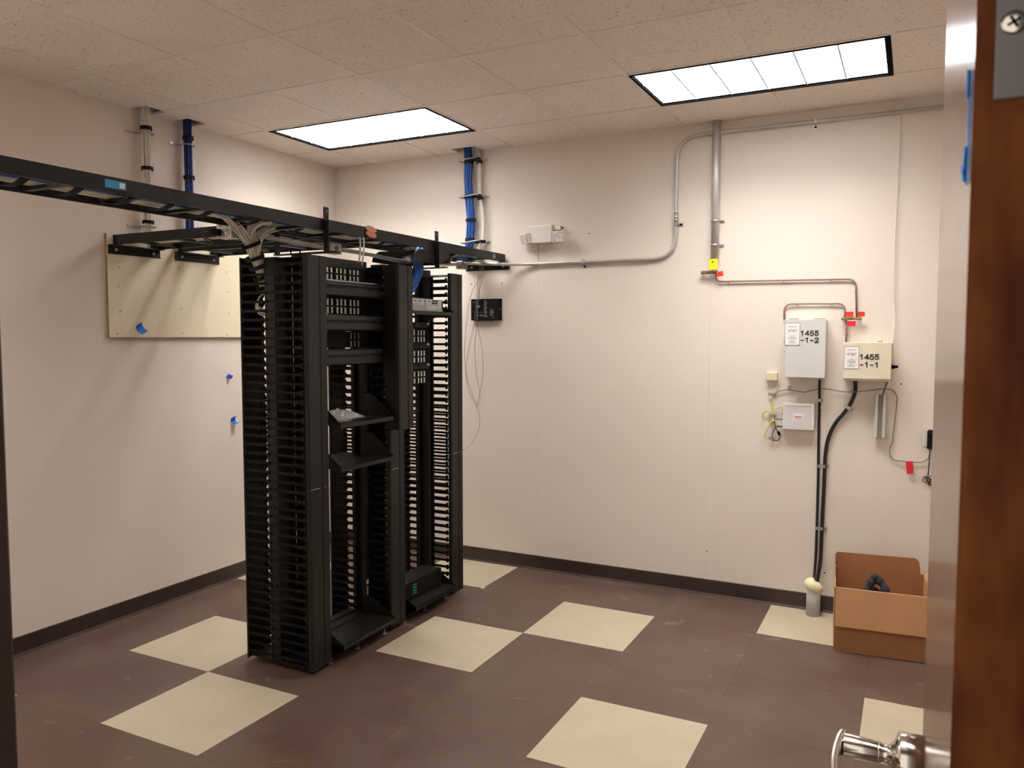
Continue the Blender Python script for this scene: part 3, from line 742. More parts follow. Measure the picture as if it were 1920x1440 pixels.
# white drop from the ladder into the nearest vertical manager
top = Vector((1.27,-2.30,2.19))
a1 = densify([(1.32,-2.50,2.230),(1.31,-2.40,2.226),(1.285,-2.30,2.19),(1.255,-2.20,2.13),(1.235,-2.135,2.06),(1.228,-2.085,1.98),(1.224,-2.05,1.88)],5)
a2 = densify([(1.33,-2.12,2.232),(1.31,-2.16,2.222),(1.275,-2.185,2.19),(1.25,-2.165,2.13),(1.238,-2.13,2.06),(1.23,-2.085,1.98),(1.226,-2.05,1.89)],5)
a3 = densify([(1.28,-1.92,2.236),(1.272,-1.98,2.225),(1.262,-2.09,2.18),(1.252,-2.13,2.12),(1.242,-2.12,2.06),(1.234,-2.08,1.98),(1.228,-2.05,1.88)],5)
st = [((1.247,-2.165,2.115),(.1,.5,-1),(1,0,0),.050,.044,.018),((1.238,-2.132,2.055),(.1,.5,-1),(1,0,0),.050,.042,.018),((1.233,-2.105,2.015),(.1,.5,-1),(1,0,0),.046,.040,.02),((1.229,-2.078,1.965),(.1,.5,-1),(1,0,0),.042,.038,.02),((1.226,-2.06,1.915),(.1,.4,-1),(1,0,0),.038,.036,.02)]
cables('cable_bundle', 'fanned white cable bundle dropping from the ladder rack into the nearest cable manager', 'cable bundle', M['white_cable'], [(a1, 12, .030, .0045, .8), (a2, 14, .032, .0045, .8), (a3, 12, .030, .0045, .8)], st)
o = MB()
for k in range(4):
    o.tube(smooth([(1.224-k*.004,-2.05,1.89),(1.205-k*.007,-2.075,1.86-.01*k),(1.21,-2.085,1.82-.012*k),(1.245,-2.07,1.80-.01*k)],5), .0035, 6)
o = o.build('cable_tail', M['white_cable']); o['label'] = 'looped white cable ends inside the nearest cable manager'; o['category'] = 'cable'
# two cables dropping from the ladder to the top patch panel
o = MB().tube(smooth([(1.42,-1.66,2.238),(1.43,-1.60,2.236),(1.425,-1.545,2.205),(1.412,-1.525,2.13),(1.395,-1.52,2.06),(1.38,-1.515,2.0)],6), .0055, 8).tube(smooth([(1.43,-1.64,2.236),(1.437,-1.575,2.236),(1.435,-1.525,2.205),(1.42,-1.505,2.13),(1.402,-1.50,2.06),(1.385,-1.50,2.0)],6), .0045, 8).build('cable_pair', M['white_cable'])
o['label'] = 'pair of white cables dropping from the ladder rack to the top patch panel'; o['category'] = 'cable'
# slack loops of white cable resting in the long ladder above the top patch panel
m = MB()
bundle(m, densify([(1.44,-2.08,2.236),(1.45,-1.95,2.24),(1.46,-1.8,2.247),(1.455,-1.68,2.25),(1.44,-1.6,2.238),(1.43,-1.55,2.23)],5), 7, .024, .0042, .6, seed=5)
o = m.build('cable_slack', M['white_cable']); o['label'] = 'slack white cables on the ladder rack next to the orange tags'; o['category'] = 'cable'
# orange oval tags hung at the cable drop
c = sight(682, 437, 0, 1.50)
def oval(c, ax, ay, th=.0015, n=20):
    c = Vector(c); ax = Vector(ax); ay = Vector(ay); nz = ax.cross(ay).normalized()*th/2
    vs = [c+ax*math.cos(2*math.pi*k/n)+ay*math.sin(2*math.pi*k/n)-nz for k in range(n)]+[c+ax*math.cos(2*math.pi*k/n)+ay*math.sin(2*math.pi*k/n)+nz for k in range(n)]
    return vs, [tuple(range(n))[::-1], tuple(range(n,2*n))]+[(k,(k+1)%n,(k+1)%n+n,k+n) for k in range(n)]
o = MB().add(*oval((1.5335,-1.585,2.212),(0,.046,-.006),(0,.004,.017))).build('round_tag', M['orange']); o['label'] = 'orange oval tag hanging on the rail of the long ladder rack'; o['category'] = 'tag'
o = MB().add(*oval((1.5325,-1.585,2.24),(.004,.044,-.006),(-.002,.004,.016))).build('round_tag', mat('tan_disc', (196,150,124), .55)); o['label'] = 'tan oval tag above the orange one on the long ladder rack'; o['category'] = 'tag'

# D-ring cable supports
def dring(c, out, along, R, label, group, tail):
    c = Vector(c); out = Vector(out); along = Vector(along)
    t = thing('cable_ring', label, 'cable support', c, group)
    pts = [c+along*(R*math.cos(a))+out*(.05+R*1.0*math.sin(a)) for a in [i*math.pi/12 for i in range(-3,16)]]
    MB().tube(pts, .0042, 8).build('ring', M['steel'], t)
    MB().tube([pts[0], c+along*(R*.9)+out*.006, c+along*tail+out*.004], .0042, 8).obox(c+along*tail+out*.004, along*.014, out*.004, (0,0,.008)).build('foot', M['steel'], t)
    return t
for z, w in ((2.865,'top'),(2.52,'middle'),(2.318,'bottom')):
    dring((0,-1.782,z), (1,0,0), (0,-1,0), .042, 'steel cable ring round the white wall bundle, %s of three' % w, 'cable rings on the left wall', .095)
    dring((0,-1.478,z-(.005 if w != 'bottom' else .022)), (1,0,0), (0,-1,0), .040, 'steel cable ring round the dark blue wall bundle, %s of three' % w, 'cable rings on the left wall', .085)
for (px, py, w) in ((888,303,'top'),(890,371,'middle'),(892,456,'bottom')):
    q = bw(px,py)
    t = thing('cable_ring', 'long steel cable ring on the back wall round blue and white cables, %s of three' % w, 'cable support', q, 'cable rings on the back wall')
    a, b = q.x-.075, q.x+.072
    MB().tube(fillet([(b+.03,-.004,q.z),(b,-.02,q.z+.003),(b,-.098,q.z+.006),(a,-.102,q.z-.006),(a,-.02,q.z-.004),(a+.03,-.012,q.z-.004)],.02,5), .0045, 8).build('ring', M['steel'], t)
    MB().box(b+.022, b+.05, -.006, -.0005, q.z-.008, q.z+.008).build('foot', M['steel'], t)
    MB().band((b-.015,-.06,q.z),(0,0,1),(1,0,0),.03,.028,.018).build('strap', M['velcro'], t)

# radius drop (black curved sheet) guiding cables off the ladder
t = thing('radius_drop', 'black curved cable drop hanging under the ladder rack over the farther rack', 'cable guide', (1.37,-.8,2.19))
pr = [(-.64,2.192)]
for k in range(9):
    a = math.pi/2*k/8; pr.append((-.72-.18*math.sin(a), 2.192-.085*(1-math.cos(a))))
poly = pr+[(p[0]+.003, p[1]-.003) for p in pr[::-1]]
MB().prism(poly, 1.225, 1.512, 0).build('sheet', M['black'], t)
for x in (1.2235, 1.5125):
    MB().prism([(-.78,2.1915),(-1.0,2.1915),(-1.10,2.180),(-1.155,2.15),(-1.17,2.112),(-1.05,2.108),(-.86,2.112),(-.77,2.15),(-.75,2.1915)], x, x+.003, 0).build('flange', M['black'], t)
pr = [(-.64-.10*math.sin(math.pi/2*k/6), 2.190-.06*(1-math.cos(math.pi/2*k/6))) for k in range(7)]
MB().prism(pr+[(p[0]+.003, p[1]-.003) for p in pr[::-1]], 1.30, 1.512, 0).build('lit_curl', M['steel'], t)  # steel colour paints in the light reflected on the black sheet's curl

# ================================================================ conduit on the back wall
t = thing('thin_conduit', 'thin galvanised conduit bending up the back wall and along under the ceiling', 'conduit', bw(1240,487))
d = .018
zl = (bw(1020,493,d).z+bw(1200,487.5,d).z)/2; xv = bw(1268,380,d).x; zh = (bw(1330,248,d).z+bw(1760,204,d).z)/2
path = fillet([(1.315,-.235,2.176),(1.62,-.05,zl),(1.74,-d,zl),(xv,-d,zl),(xv,-d,zh),(RX-.01,-d,zh)], .15, 10)
MB().tube(path, .0115, 12).build('pipe', M['emt'], t)
q = bw(1265,408,d)
MB().tube([(xv,-d,q.z+.03),(xv,-d,q.z-.03)], .0145, 12).tube([(xv,-d,q.z+.012),(xv,-d,q.z+.022)], .0165, 6).tube([(xv,-d,q.z-.022),(xv,-d,q.z-.012)], .0165, 6).build('coupling', M['steel'], t)
for c, horiz in ((bw(1097,492),1),(bw(1268,422),0),(bw(1530,224),1)):
    if horiz:
        zz_ = zl if c.z < 2.6 else zh
        MB().box(c.x-.009, c.x+.009, -.032, -.0005, zz_-.014, zz_+.014).box(c.x-.009, c.x+.009, -.004, -.0005, zz_-.042, zz_+.014).build('strap', M['steel'], t)
        MB().lathe([(.007,.004),(.007,.008)], (c.x,0,zz_-.030), (0,-1,0), 10).build('screw', M['gap'], t)
    else:
        MB().box(xv-.014, xv+.014, -.032, -.0005, c.z-.009, c.z+.009).box(xv-.014, xv+.042, -.004, -.0005, c.z-.009, c.z+.009).build('strap', M['steel'], t)
        MB().lathe([(.007,.004),(.007,.008)], (xv+.030,0,c.z), (0,-1,0), 10).build('screw', M['gap'], t)
# thick vertical conduit
t = thing('thick_conduit', 'thick vertical grey conduit dropping from the ceiling above the yellow tag', 'conduit', bw(1340,480))
xc = bw(1342,360,.03).x; zb = bw(1338,487,.03).z
MB().tube([(xc,-.03,H+.1),(xc,-.03,zb)], .0235, 20).build('pipe', M['emt'], t)
for py in (416,461):
    z = bw(1341,py).z
    MB().tube([(xc,-.03,z-.008),(xc,-.03,z+.008)], .0265, 20).box(xc-.02, xc+.05, -.006, -.0005, z-.008, z+.008).build('strap', M['steel'], t)
    MB().lathe([(.006,.006),(.006,.012)], (xc+.04,0,z), (0,-1,0), 8).build('screw', M['steel'], t)
MB().tube([(xc,-.03,zb+.0005),(xc,-.03,zb-.022)], .0125, 12).build('bushing', M['gap'], t)
t = thing('yellow_tag', 'yellow plastic tag hanging below the thick conduit', 'tag', bw(1339,497))
a = bw(1332,487,.03); b = bw(1347,505,.03); zt_ = a.z; zb_ = b.z
MB().prism([(a.x+.004,zt_),(b.x-.004,zt_+.004),(b.x+.003,zt_-.012),(b.x,zb_+.006),(b.x-.006,zb_),(a.x+.008,zb_-.004),(a.x,zb_+.004),(a.x-.003,zt_-.012)], -.062, -.058, 1).build('plate', M['yellow'], t)
MB().lathe([(.0045,0),(.0045,.0008)], ((a.x+b.x)/2-.004,-.062,zt_-.017), (0,-1,0), 8).build('hole', M['gap'], t)
# ground bars
def ground_bar(pa, pb, label, h, n, mt):
    a, b = bw(*pa,.03), bw(*pb,.03); t = thing('ground_bar', label, 'ground bar', a)
    zc_ = (a.z+b.z)/2
    MB().box(a.x, b.x, -.034, -.028, zc_-h/2, zc_+h/2).build('bar', mt, t)
    for k in range(n):
        x = a.x+(b.x-a.x)*(k+.5)/n; MB().lathe([(h*.34,.034),(h*.34,.040),(h*.2,.043)], (x,0,zc_), (0,-1,0), 10).build('screw', M['brass'], t)
    for x in (a.x+.012, b.x-.012): MB().cyl((x,-.028,zc_),(x,-.0005,zc_),.006,10).build('standoff', M['steel'], t)
ground_bar((1314,511),(1346,510), 'ground bar with screws below the thick conduit', .020, 8, mat('dark_bar', (112,106,96), .4, metal=.6, var=.2, scale=60))
ground_bar((1577,598),(1616,597), 'brass ground bar between the red tags', .016, 9, M['brass'])
def tag_plate(pts, dd, label, mt, th=.0018, cat='tag', name='red_tag'):
    q = [bw(px,py,dd) for px,py in pts]; o = MB().prism([(v.x,v.z) for v in q], -dd-th, -dd, 1).build(name, mt); o['label'] = label; o['category'] = cat; return o
tag_plate([(1344,510),(1355.5,508),(1356.5,517.5),(1344,518.5)], .046, 'red tag on the wire under the yellow tag', M['red'])
tag_plate([(1585,584.5),(1600,584.5),(1600,594),(1585.5,594)], .046, 'red tag on the loop wire, above the brass bar on its left', M['red'])
tag_plate([(1607,584.5),(1621.5,584.5),(1621.5,593.5),(1608,594)], .046, 'red tag on the copper wire, above the brass bar on its right', M['red'])
tag_plate([(1589.5,602),(1604.5,602),(1604,611.5),(1588,612)], .046, 'red tag just below the brass ground bar', M['pink_red'])
# wires on the wall
def wire(name, label, pts, r, mt, cat='wire', dd=.012, clips=(), n=6, raw=False):
    P = [p if isinstance(p, Vector) else bw(p[0], p[1], p[2] if len(p) > 2 else dd) for p in pts]
    t = thing(name, label, cat, P[0])
    MB().tube(P if raw else smooth(P, n), r, 8).build('strand', mt, t)
    for (px,py) in clips:
        c = bw(px,py); MB().box(c.x-.006, c.x+.006, -.016, -.0005, c.z-.005, c.z+.009).build('clip', M['steel'], t)
    return t
fl = lambda pts, r, dd=.012: fillet([bw(px,py,dd) for px,py in pts], r, 6)
wire('ground_wire', 'reddish ground wire running along the wall between the two ground bars', fl([(1342.5,511),(1343,528),(1605,523),(1606,596)], .05, .014), .0052, M['red_wire'], raw=True, clips=((1367,530),(1470,528),(1560,526),(1605,549)))
wire('ground_wire', 'reddish looped wire over the top of the taller wall box', fl([(1470.5,599),(1470.5,570),(1585,569),(1584,598)], .06, .014), .0052, M['red_wire'], raw=True, clips=((1495,572),(1560,571)))
wire('ground_wire', 'short reddish wire from the brass bar down to the cream wall box', fl([(1587,600),(1586.5,643)], .02, .02), .0052, M['red_wire'], raw=True, clips=((1589,629),))
wire('thin_white_wire', 'thin white wire hanging from the ceiling down to the cream wall box', [Vector((bw(1691,192,.02).x,-.02,H+.05)), (1689,215,.02),(1684,330,.02),(1678,450,.02),(1676.5,560,.02),(1678,600,.02),(1673,650,.03)], .0036, M['white_plastic'])

GL = {'1': [(.18,.74),(.55,1),(.55,0)], '4': [(.74,0),(.74,1),(.04,.30),(1,.30)], '-': [(.12,.46),(.78,.46)],
      '5': [(.9,1),(.22,1),(.14,.54),(.5,.64),(.82,.54),(.94,.32),(.82,.10),(.5,0),(.2,.05),(.06,.2)],
      '2': [(.08,.74),(.2,.93),(.5,1),(.82,.92),(.92,.70),(.76,.48),(.08,0),(.97,0)]}
def stroke_text(body, t, origin, h, w, adv, th, mt):
    """plain extended sans numerals laid out on a wall-facing plane, one mesh per character"""
    og = Vector(origin)
    for n, ch in enumerate(body):
        m = MB(); P = [og+Vector((n*adv+x*w, 0, z*h)) for x, z in GL[ch]]
        for i, (p, q) in enumerate(zip(P[:-1], P[1:])):
            d = (q-p).normalized(); e = Vector((-d.z,0,d.x))
            m.obox((p+q)/2+Vector((0,-.0003-.00002*i,0)), d*((q-p).length/2+th*.45), Vector((0,.0003,0)), e*th/2)
        m.build('numeral', mt, t)
# ================================================================ wall boxes
def face_text_sheet(t, x0, x1, z0, z1, yv, lines):
    MB().box(x0, x1, yv-.0006, yv, z0, z1).build('notice', M['paper'], t)
    w = .0016
    MB().box(x0,x1,yv-.0012,yv-.0006,z0,z0+w).box(x0,x1,yv-.0012,yv-.0006,z1-w,z1).box(x0,x0+w,yv-.0012,yv-.0006,z0,z1).box(x1-w,x1,yv-.0012,yv-.0006,z0,z1).build('notice_border', M['ink'], t)
    m = MB(); cx = (x0+x1)/2; hh = z1-z0
    for f, wd in ((.835,.26),(.41,.14),(.345,.28),(.285,.27),(.225,.09),(.165,.22),(.11,.22)):
        m.box(cx-wd*(x1-x0)*1.0, cx+wd*(x1-x0)*1.0, yv-.0011, yv-.0006, z0+hh*f-.0012, z0+hh*f+.0012)
    m.build('print', M['grey_ink'], t)
    text('AT&T', .0185, M['ink'], t, (cx, yv-.0007, z0+hh*.60), (1,0,0), (0,0,1), 'lettering', 'CENTER', width=1.05)
# taller grey box
t = thing('terminal_box', 'tall grey metal wall box lettered 1455 -1-2', 'wall box', (3.56,-.06,1.42))
x0, x1, z0, z1, dp = 3.452, 3.677, 1.424, 1.768, .12
MB().box(x0+.003, x1-.003, -dp+.012, -.0008, z0+.003, z1-.003).build('body', M['greybox'], t, .002)
MB().box(x0, x1, -dp, -dp+.011, z0, z1).build('lid', M['greybox'], t, .003)
for zz_, r in ((bw(1464,658,.06).z,.008),(bw(1466,641,.06).z,.006)): MB().lathe([(r,0),(r,.010),(r*.6,.014)], (x0-.0,-.07,zz_), (-1,0,0), 12).build('latch', M['steel'], t)
MB().box(x0+.02, x0+.075, -dp+.002, -dp+.014, z1+.0002, z1+.004).build('hinge', M['grey_cable'], t)
MB().box(x1-.07, x1-.004, -dp+.002, -dp+.014, z1+.0002, z1+.004).build('hinge', M['grey_cable'], t)
a = bw(1472,605.5,dp); b = bw(1499.5,647.5,dp)
face_text_sheet(t, a.x, b.x, b.z, a.z, -dp-.0004, 0)
q = bw(1501,629,dp); stroke_text('1455', t, (q.x,-dp-.0008,q.z), .0265, .0205, .0262, .006, M['ink'])
q = bw(1501,642,dp); stroke_text('-1-2', t, (q.x,-dp-.0008,q.z), .0265, .0205, .0262, .006, M['ink'])
# wider cream box
t = thing('terminal_box', 'wide cream metal wall box lettered 1455 -1-1', 'wall box', (3.9,-.06,1.42))
x0, x1, z0, z1 = 3.773, 4.024, 1.424, 1.634
MB().box(x0+.004, x1-.004, -dp+.012, -.0008, z0-.012, z1-.003).build('body', M['beigebox'], t, .002)
MB().box(x0, x1, -dp, -dp+.011, z0, z1).build('lid', M['beigebox'], t, .003)
a = bw(1583,649,dp); b = bw(1610,692,dp)
face_text_sheet(t, a.x, b.x, b.z, a.z, -dp-.0004, 0)
q = bw(1612,673.5,dp); stroke_text('1455', t, (q.x,-dp-.0008,q.z), .0265, .0205, .0262, .006, M['ink'])
q = bw(1612,688,dp); stroke_text('-1-1', t, (q.x,-dp-.0008,q.z), .0265, .0205, .0262, .006, M['ink'])
q = bw(1651,638,.06); MB().tube([(q.x,-.06,z1-.003),(q.x,-.06,z1+.012)], .011, 14).build('knockout', M['steel'], t)
q = bw(1622,639,.06); MB().tube([(q.x,-.06,z1-.003),(q.x,-.06,z1+.008)], .003, 8).build('screw', M['steel'], t)
q = bw(1677,688,.07); MB().tube([(x1-.004,-.07,q.z),(x1+.012,-.07,q.z),(x1+.014,-.07,q.z),(x1+.034,-.07,q.z+.002)], [.012,.012,.009,.007], 12).build('cord_grip', M['gap'], t)
# small ivory jack box
t = thing('surface_jack', 'small ivory jack box on the back wall beside the taller wall box', 'jack box', bw(1446,706))
a, b = bw(1437,698,.03), bw(1457,714,.03)
MB().box(a.x, b.x, -.03, -.0006, b.z, a.z).build('shell', M['ivory'], t, .003)
zc_ = (a.z+b.z)/2; MB().box(a.x+.012, b.x-.012, -.0308, -.0298, zc_-.003, zc_+.001).build('rib', M['ivory'], t)
# white square unit with printed sheet
t = thing('network_unit', 'white square network unit with red lettering on the back wall', 'network unit', bw(1497,780))
a, b = bw(1468,755,.05), bw(1526,808,.05)
MB().box(a.x, b.x, -.05, -.0006, b.z, a.z).build('case', M['white_plastic'], t, .005)
MB().box(a.x+.008, b.x-.012, -.0506, -.05, b.z+.012, a.z-.026).build('printed_sheet', M['leaflet'], t)
MB().box(a.x+.012, b.x-.016, -.0508, -.05, a.z-.020, a.z-.017).build('slot', M['grey_cable'], t)
cxm = (a.x+b.x)/2; zc_ = (a.z+b.z)/2
MB().box(cxm-.029, cxm+.029, -.0512, -.0506, zc_-.024, zc_+.018).build('label', M['paper'], t)
text('ciena', .0205, M['red_ink'], t, (cxm,-.0514,zc_-.006), (1,0,0), (0,0,1), 'lettering', 'CENTER', bold=.0003)
MB().box(cxm-.024, cxm+.024, -.0516, -.0512, zc_-.017, zc_-.0145).build('print', M['red_ink'], t)
for z in (zc_+.036, zc_+.012): MB().box(a.x-.003, a.x+.001, -.035, -.02, z-.006, z+.006).build('socket', M['gap'], t)
ux0, uz0 = a.x, zc_
# black amplifier box
t = thing('control_module', 'black control module with white print on the back wall under the ladder rack', 'control module', bw(910,580))
a, b = bw(883,561,.035), bw(937,600.5,.035); yv = -.0355
MB().box(a.x, b.x-.028, -.035, -.0006, b.z, a.z).build('case', M['blackm'], t, .002)
MB().box(b.x-.030, b.x, -.012, -.0006, b.z, a.z).prism([(b.x-.030,-.034),(b.x-.030,-.010),(b.x-.012,-.010)], b.z, a.z, 2).build('mounting_ear', M['blackm'], t)
MB().lathe([(.004,0),(.004,.0008)], (b.x-.008,-.012,(a.z+b.z)/2+.002), (0,-1,0), 10).build('screw_hole', M['paper'], t)
text('120', .020, M['white_ink'], t, (a.x+.045,yv-.0002,a.z-.060), (1,0,0), (0,0,1), bold=.0003)
m = MB(); wdt = b.x-a.x; hh = a.z-b.z
for k in range(12):
    z = a.z-.012-k*.0102; m.box(a.x+wdt*.46, a.x+wdt*(.53+.05*((k*7)%3)/2), yv-.0004, yv, z-.006, z)
for (fx, fz, fw, fh) in ((.03,.14,.17,.03),(.20,.62,.08,.05),(.32,.60,.09,.05),(.20,.73,.08,.09),(.31,.73,.11,.10),(.66,.49,.13,.02),(.66,.55,.13,.16),(.66,.74,.12,.08),(.73,.86,.09,.05),(.22,.93,.04,.02)):
    for j in range(max(1,int(fh/.03))):
        z = a.z-hh*(fz+j*.03); m.box(a.x+wdt*fx, a.x+wdt*(fx+fw), yv-.0004, yv, z-hh*.018, z)
m.build('print', mat('dim_white_print', (128,128,126), .6), t)
m = MB()
for k in range(10): m.box(a.x+.02+k*.0165, a.x+.033+k*.0165, -.03, -.012, b.z-.006, b.z+.0005)
m.build('terminal_strip', M['grey_cable'], t)
# emergency light
t = thing('emergency_light', 'white twin-head emergency light on the back wall', 'emergency light', bw(1014,440))
a, b = bw(989,424,.07), bw(1034,454,.07)
MB().prism([(-.07,b.z),(-.07,a.z-.006),(-.062,a.z),(-.0006,a.z),(-.0006,b.z+.004)], a.x+.004, b.x, 0).build('housing', M['white_plastic'], t, .003)
MB().box(b.x, b.x+.055, -.045, -.0006, a.z-.036, a.z-.006).build('lamp_arm', M['white_plastic'], t, .002)
MB().cyl((b.x+.055,-.03,a.z-.016),(b.x+.07,-.03,a.z-.024),.008,10).build('pivot', M['grey_cable'], t)
def head(c, ax, az, an, w, h, d_):
    c = Vector(c); ax = Vector(ax).normalized(); an = Vector(an).normalized(); az = an.cross(ax).normalized()
    if az.z < 0: az = -az
    sh = MB().obox(c, ax*w, an*d_, az*h).build('lamp_head', M['white_plastic'], t, .006)
    MB().obox(c+an*(d_+.0012), ax*(w*.9), an*.002, az*(h*.88)).build('lens', M['lens'], sh, .001)
q = bw(1046,444,.09); head((q.x,-.075,q.z), (1,0,0), (0,0,1), (0,-1,0), .041, .040, .022)
q = bw(985,447,.07); head((q.x,-.062,q.z), (.86,-.5,0), (0,0,1), (-.5,-.82,-.28), .042, .036, .02)
wire('thin_wire', 'thin brown wire hanging straight down from the emergency light', [Vector((bw(1010,456,.004).x,-.004,bw(1010,456).z+.01)), (1009.5,475,.004),(1009.3,500,.004)], .0012, M['red_wire'])

# ================================================================ service cables, pipe stub and clamps
def wclamp(px, py, w, label, ang=0.0, d=.022):
    c = bw(px,py); ax = Vector((math.cos(ang),0,math.sin(ang))); az = Vector((-math.sin(ang),0,math.cos(ang)))
    t = thing('cable_clamp', label, 'clamp', c)
    MB().obox(c+Vector((0,-d-.002,0)), ax*w*.5, (0,.003,0), az*.009).obox(c+ax*w*.62+Vector((0,-.004,0)), ax*w*.42, (0,.0035,0), az*.009).obox(c+ax*w*.46+Vector((0,-d/2-.001,0)), ax*.002, (0,d/2,0), az*.009).build('strap', M['steel'], t)
    MB().lathe([(.006,.0075),(.006,.011)], c+ax*w*.8, (0,-1,0), 8).build('screw', M['steel'], t)
pv = Vector((3.640,-.085,0)); ptop = .175
wire('service_cable', 'thinner black service cable running straight down to the floor pipe', [(1537,712,.05),(1536.5,760,.014),(1535,830,.013),(1534,900,.013),(1531.5,990,.013),(1528.5,1060,.03),Vector((pv.x-.008,-.08,ptop-.02))], .0078, M['black_cable'], 'cable')
wire('service_cable', 'thicker black service cable curving down from the cream box to the floor pipe', [(1603.5,712,.05),(1603.5,733,.02),(1597,752,.016),(1585,771,.016),(1566,794,.016),(1553,822,.016),(1547.5,855,.016),(1545,910,.016),(1541,990,.016),(1538,1050,.03),Vector((pv.x+.010,-.082,ptop-.02))], .0108, M['black_cable'], 'cable')
wclamp(1588,762,.040,'steel clamp on the bend of the thicker black cable',-.55,.03)
wclamp(1537,750,.018,'steel clamp near the top of the thinner black cable',0,.024)
wclamp(1541,873,.042,'upper steel clamp holding both black cables',0,.028)
wclamp(1537,989,.040,'lower steel clamp holding both black cables',0,.028)
t = thing('pipe_stub', 'grey floor pipe stub stuffed with yellowish foam', 'pipe', pv)
MB().tube([pv, pv+Vector((0,0,ptop))], .040, 24).build('pipe', M['pvc'], t)
rf = random.Random(5); vs = []; fs = []; nu, nv = 14, 8
for j in range(nv+1):
    for i in range(nu):
        th_ = math.pi*j/nv; ph = 2*math.pi*i/nu; k = 1+rf.uniform(-.08,.10)
        vs.append((pv.x+.052*k*math.sin(th_)*math.cos(ph), pv.y+.05*k*math.sin(th_)*math.sin(ph), ptop+.004+.036*k*math.cos(th_)+.012*math.cos(ph)*-1))
for j in range(nv):
    for i in range(nu): fs.append((j*nu+i, j*nu+(i+1)%nu, (j+1)*nu+(i+1)%nu, (j+1)*nu+i))
MB().add(vs, fs, True).build('foam', M['foam'], t)
# thin wires round the white unit
wire('thin_wire', 'thin dark wire draped under both wall boxes and down to the outlet', [(1447,752,.01),(1450,742,.012),(1462,733,.012),(1480,731,.012),(1495,733.5,.014),(1510,735,.014),(1520,732,.014),(1540,729,.03),(1557,730,.02),(1575,734,.014),(1600,735,.035),(1630,732,.014),(1660,729,.03),(1675,733,.012),(1682,745,.012),(1681,760,.012),(1679,778,.012),(1676.5,800,.012),(1674,818,.012),(1674,828,.012),(1669,838,.012),(1668.5,850,.012),(1675,862,.012),(1695,865,.012),(1715,867,.012),(1730,866,.012),(1740,860,.014),(1743,852,.02)], .0028, M['grey_cable'], 'cable', n=4)
wire('thin_wire', 'pale wire from the ivory jack box down to the clamp', [(1458,708,.02),(1459,718,.012),(1455,730,.012),(1449,742,.012),(1449,756,.012),(1448,772,.012)], .0036, M['pale_wire'], 'cable')
wire('lime_wire', 'lime green wire looped beside the white network unit', [(1448,752,.014),(1449,765,.014),(1450,780,.016),(1447,790,.02),(1440,802,.02),(1434,812,.018),(1433,820,.015)], .0038, M['lime'])
wire('lime_wire', 'curled lime green wire end left of the white network unit', [(1431,784,.014),(1430,776,.016),(1435,771,.018),(1441,771,.018),(1446,776,.016),(1450,784,.018),(1448,790,.02),(1453,787,.018)], .0042, M['lime'])
wire('thin_wire', 'pale wire from the clamp into the top of the white network unit', [(1449,776,.016),(1453,768,.016),(1460,763,.02),(1468,762,.025)], .003, M['pale_wire'])
wire('thin_wire', 'short blue wire into the side of the white network unit', [(1450,785,.016),(1458,786,.02),(1468,786.5,.025)], .0040, mat('slate_blue_wire', (84,100,128), .45))
wire('thin_wire', 'dark wire looping below the white network unit with a black ferrite', [(1451,782,.016),(1453,795,.016),(1455,803,.016),(1460,812,.016),(1463,819,.016),(1459,825,.016),(1452,826,.016),(1447,824,.016),(1449,812,.016),(1455,801,.018),(1460,799.5,.02),(1468,800,.025)], .0026, M['black_cable'])
a, b = bw(1459,809,.02), bw(1462,816,.02); o = MB().tube([a,b], .0075, 10).build('ferrite', M['gap']); o['label'] = 'black ferrite bead on the dark wire below the white unit'; o['category'] = 'ferrite'
wclamp(1446,739,.030,'steel clamp where wires meet under the ivory jack box',-.1,.016)
wclamp(1447,778,.026,'steel clamp beside the white network unit',-.05,.02)
wclamp(1446,821,.022,'steel clamp below the white network unit',.05,.018)
wclamp(1480,728,.012,'small steel clip under the left end of the taller wall box',1.5,.014)
wclamp(1531,726,.012,'small steel clip under the right end of the taller wall box',.6,.014)
# punch-down block
t = thing('punchdown_block', 'grey and white punch-down block standing on the back wall', 'terminal block', bw(1650,780))
a, b = bw(1641,740,.04), bw(1660,821,.04)
MB().box(a.x+.018, b.x-.018, -.03, -.0006, b.z, a.z).build('backplate', mat('mid_grey_plastic', (142,138,134), .5, var=.08, scale=50), t)
for (s, e) in ((a.x,a.x+.018),(b.x-.018,b.x)):
    MB().box(s, e, -.045, -.0006, b.z, a.z).build('side_rail', M['lgrey'], t, .002)
    for k in range(25):
        z = b.z+.006+(a.z-b.z-.012)*k/24
        MB().box(s+.003, e-.003, -.049, -.045, z-.003, z+.003).build('contact', M['white_plastic'], t)
MB().box(b.x, b.x+.014, -.02, -.0006, b.z+.002, b.z+.018).build('foot', M['lgrey'], t)
wire('grey_cable', 'short grey cable from the cream box into the punch-down block', [(1664,716,.05),(1660,726,.03),(1655,742,.025)], .0058, M['grey_cable'], 'cable')
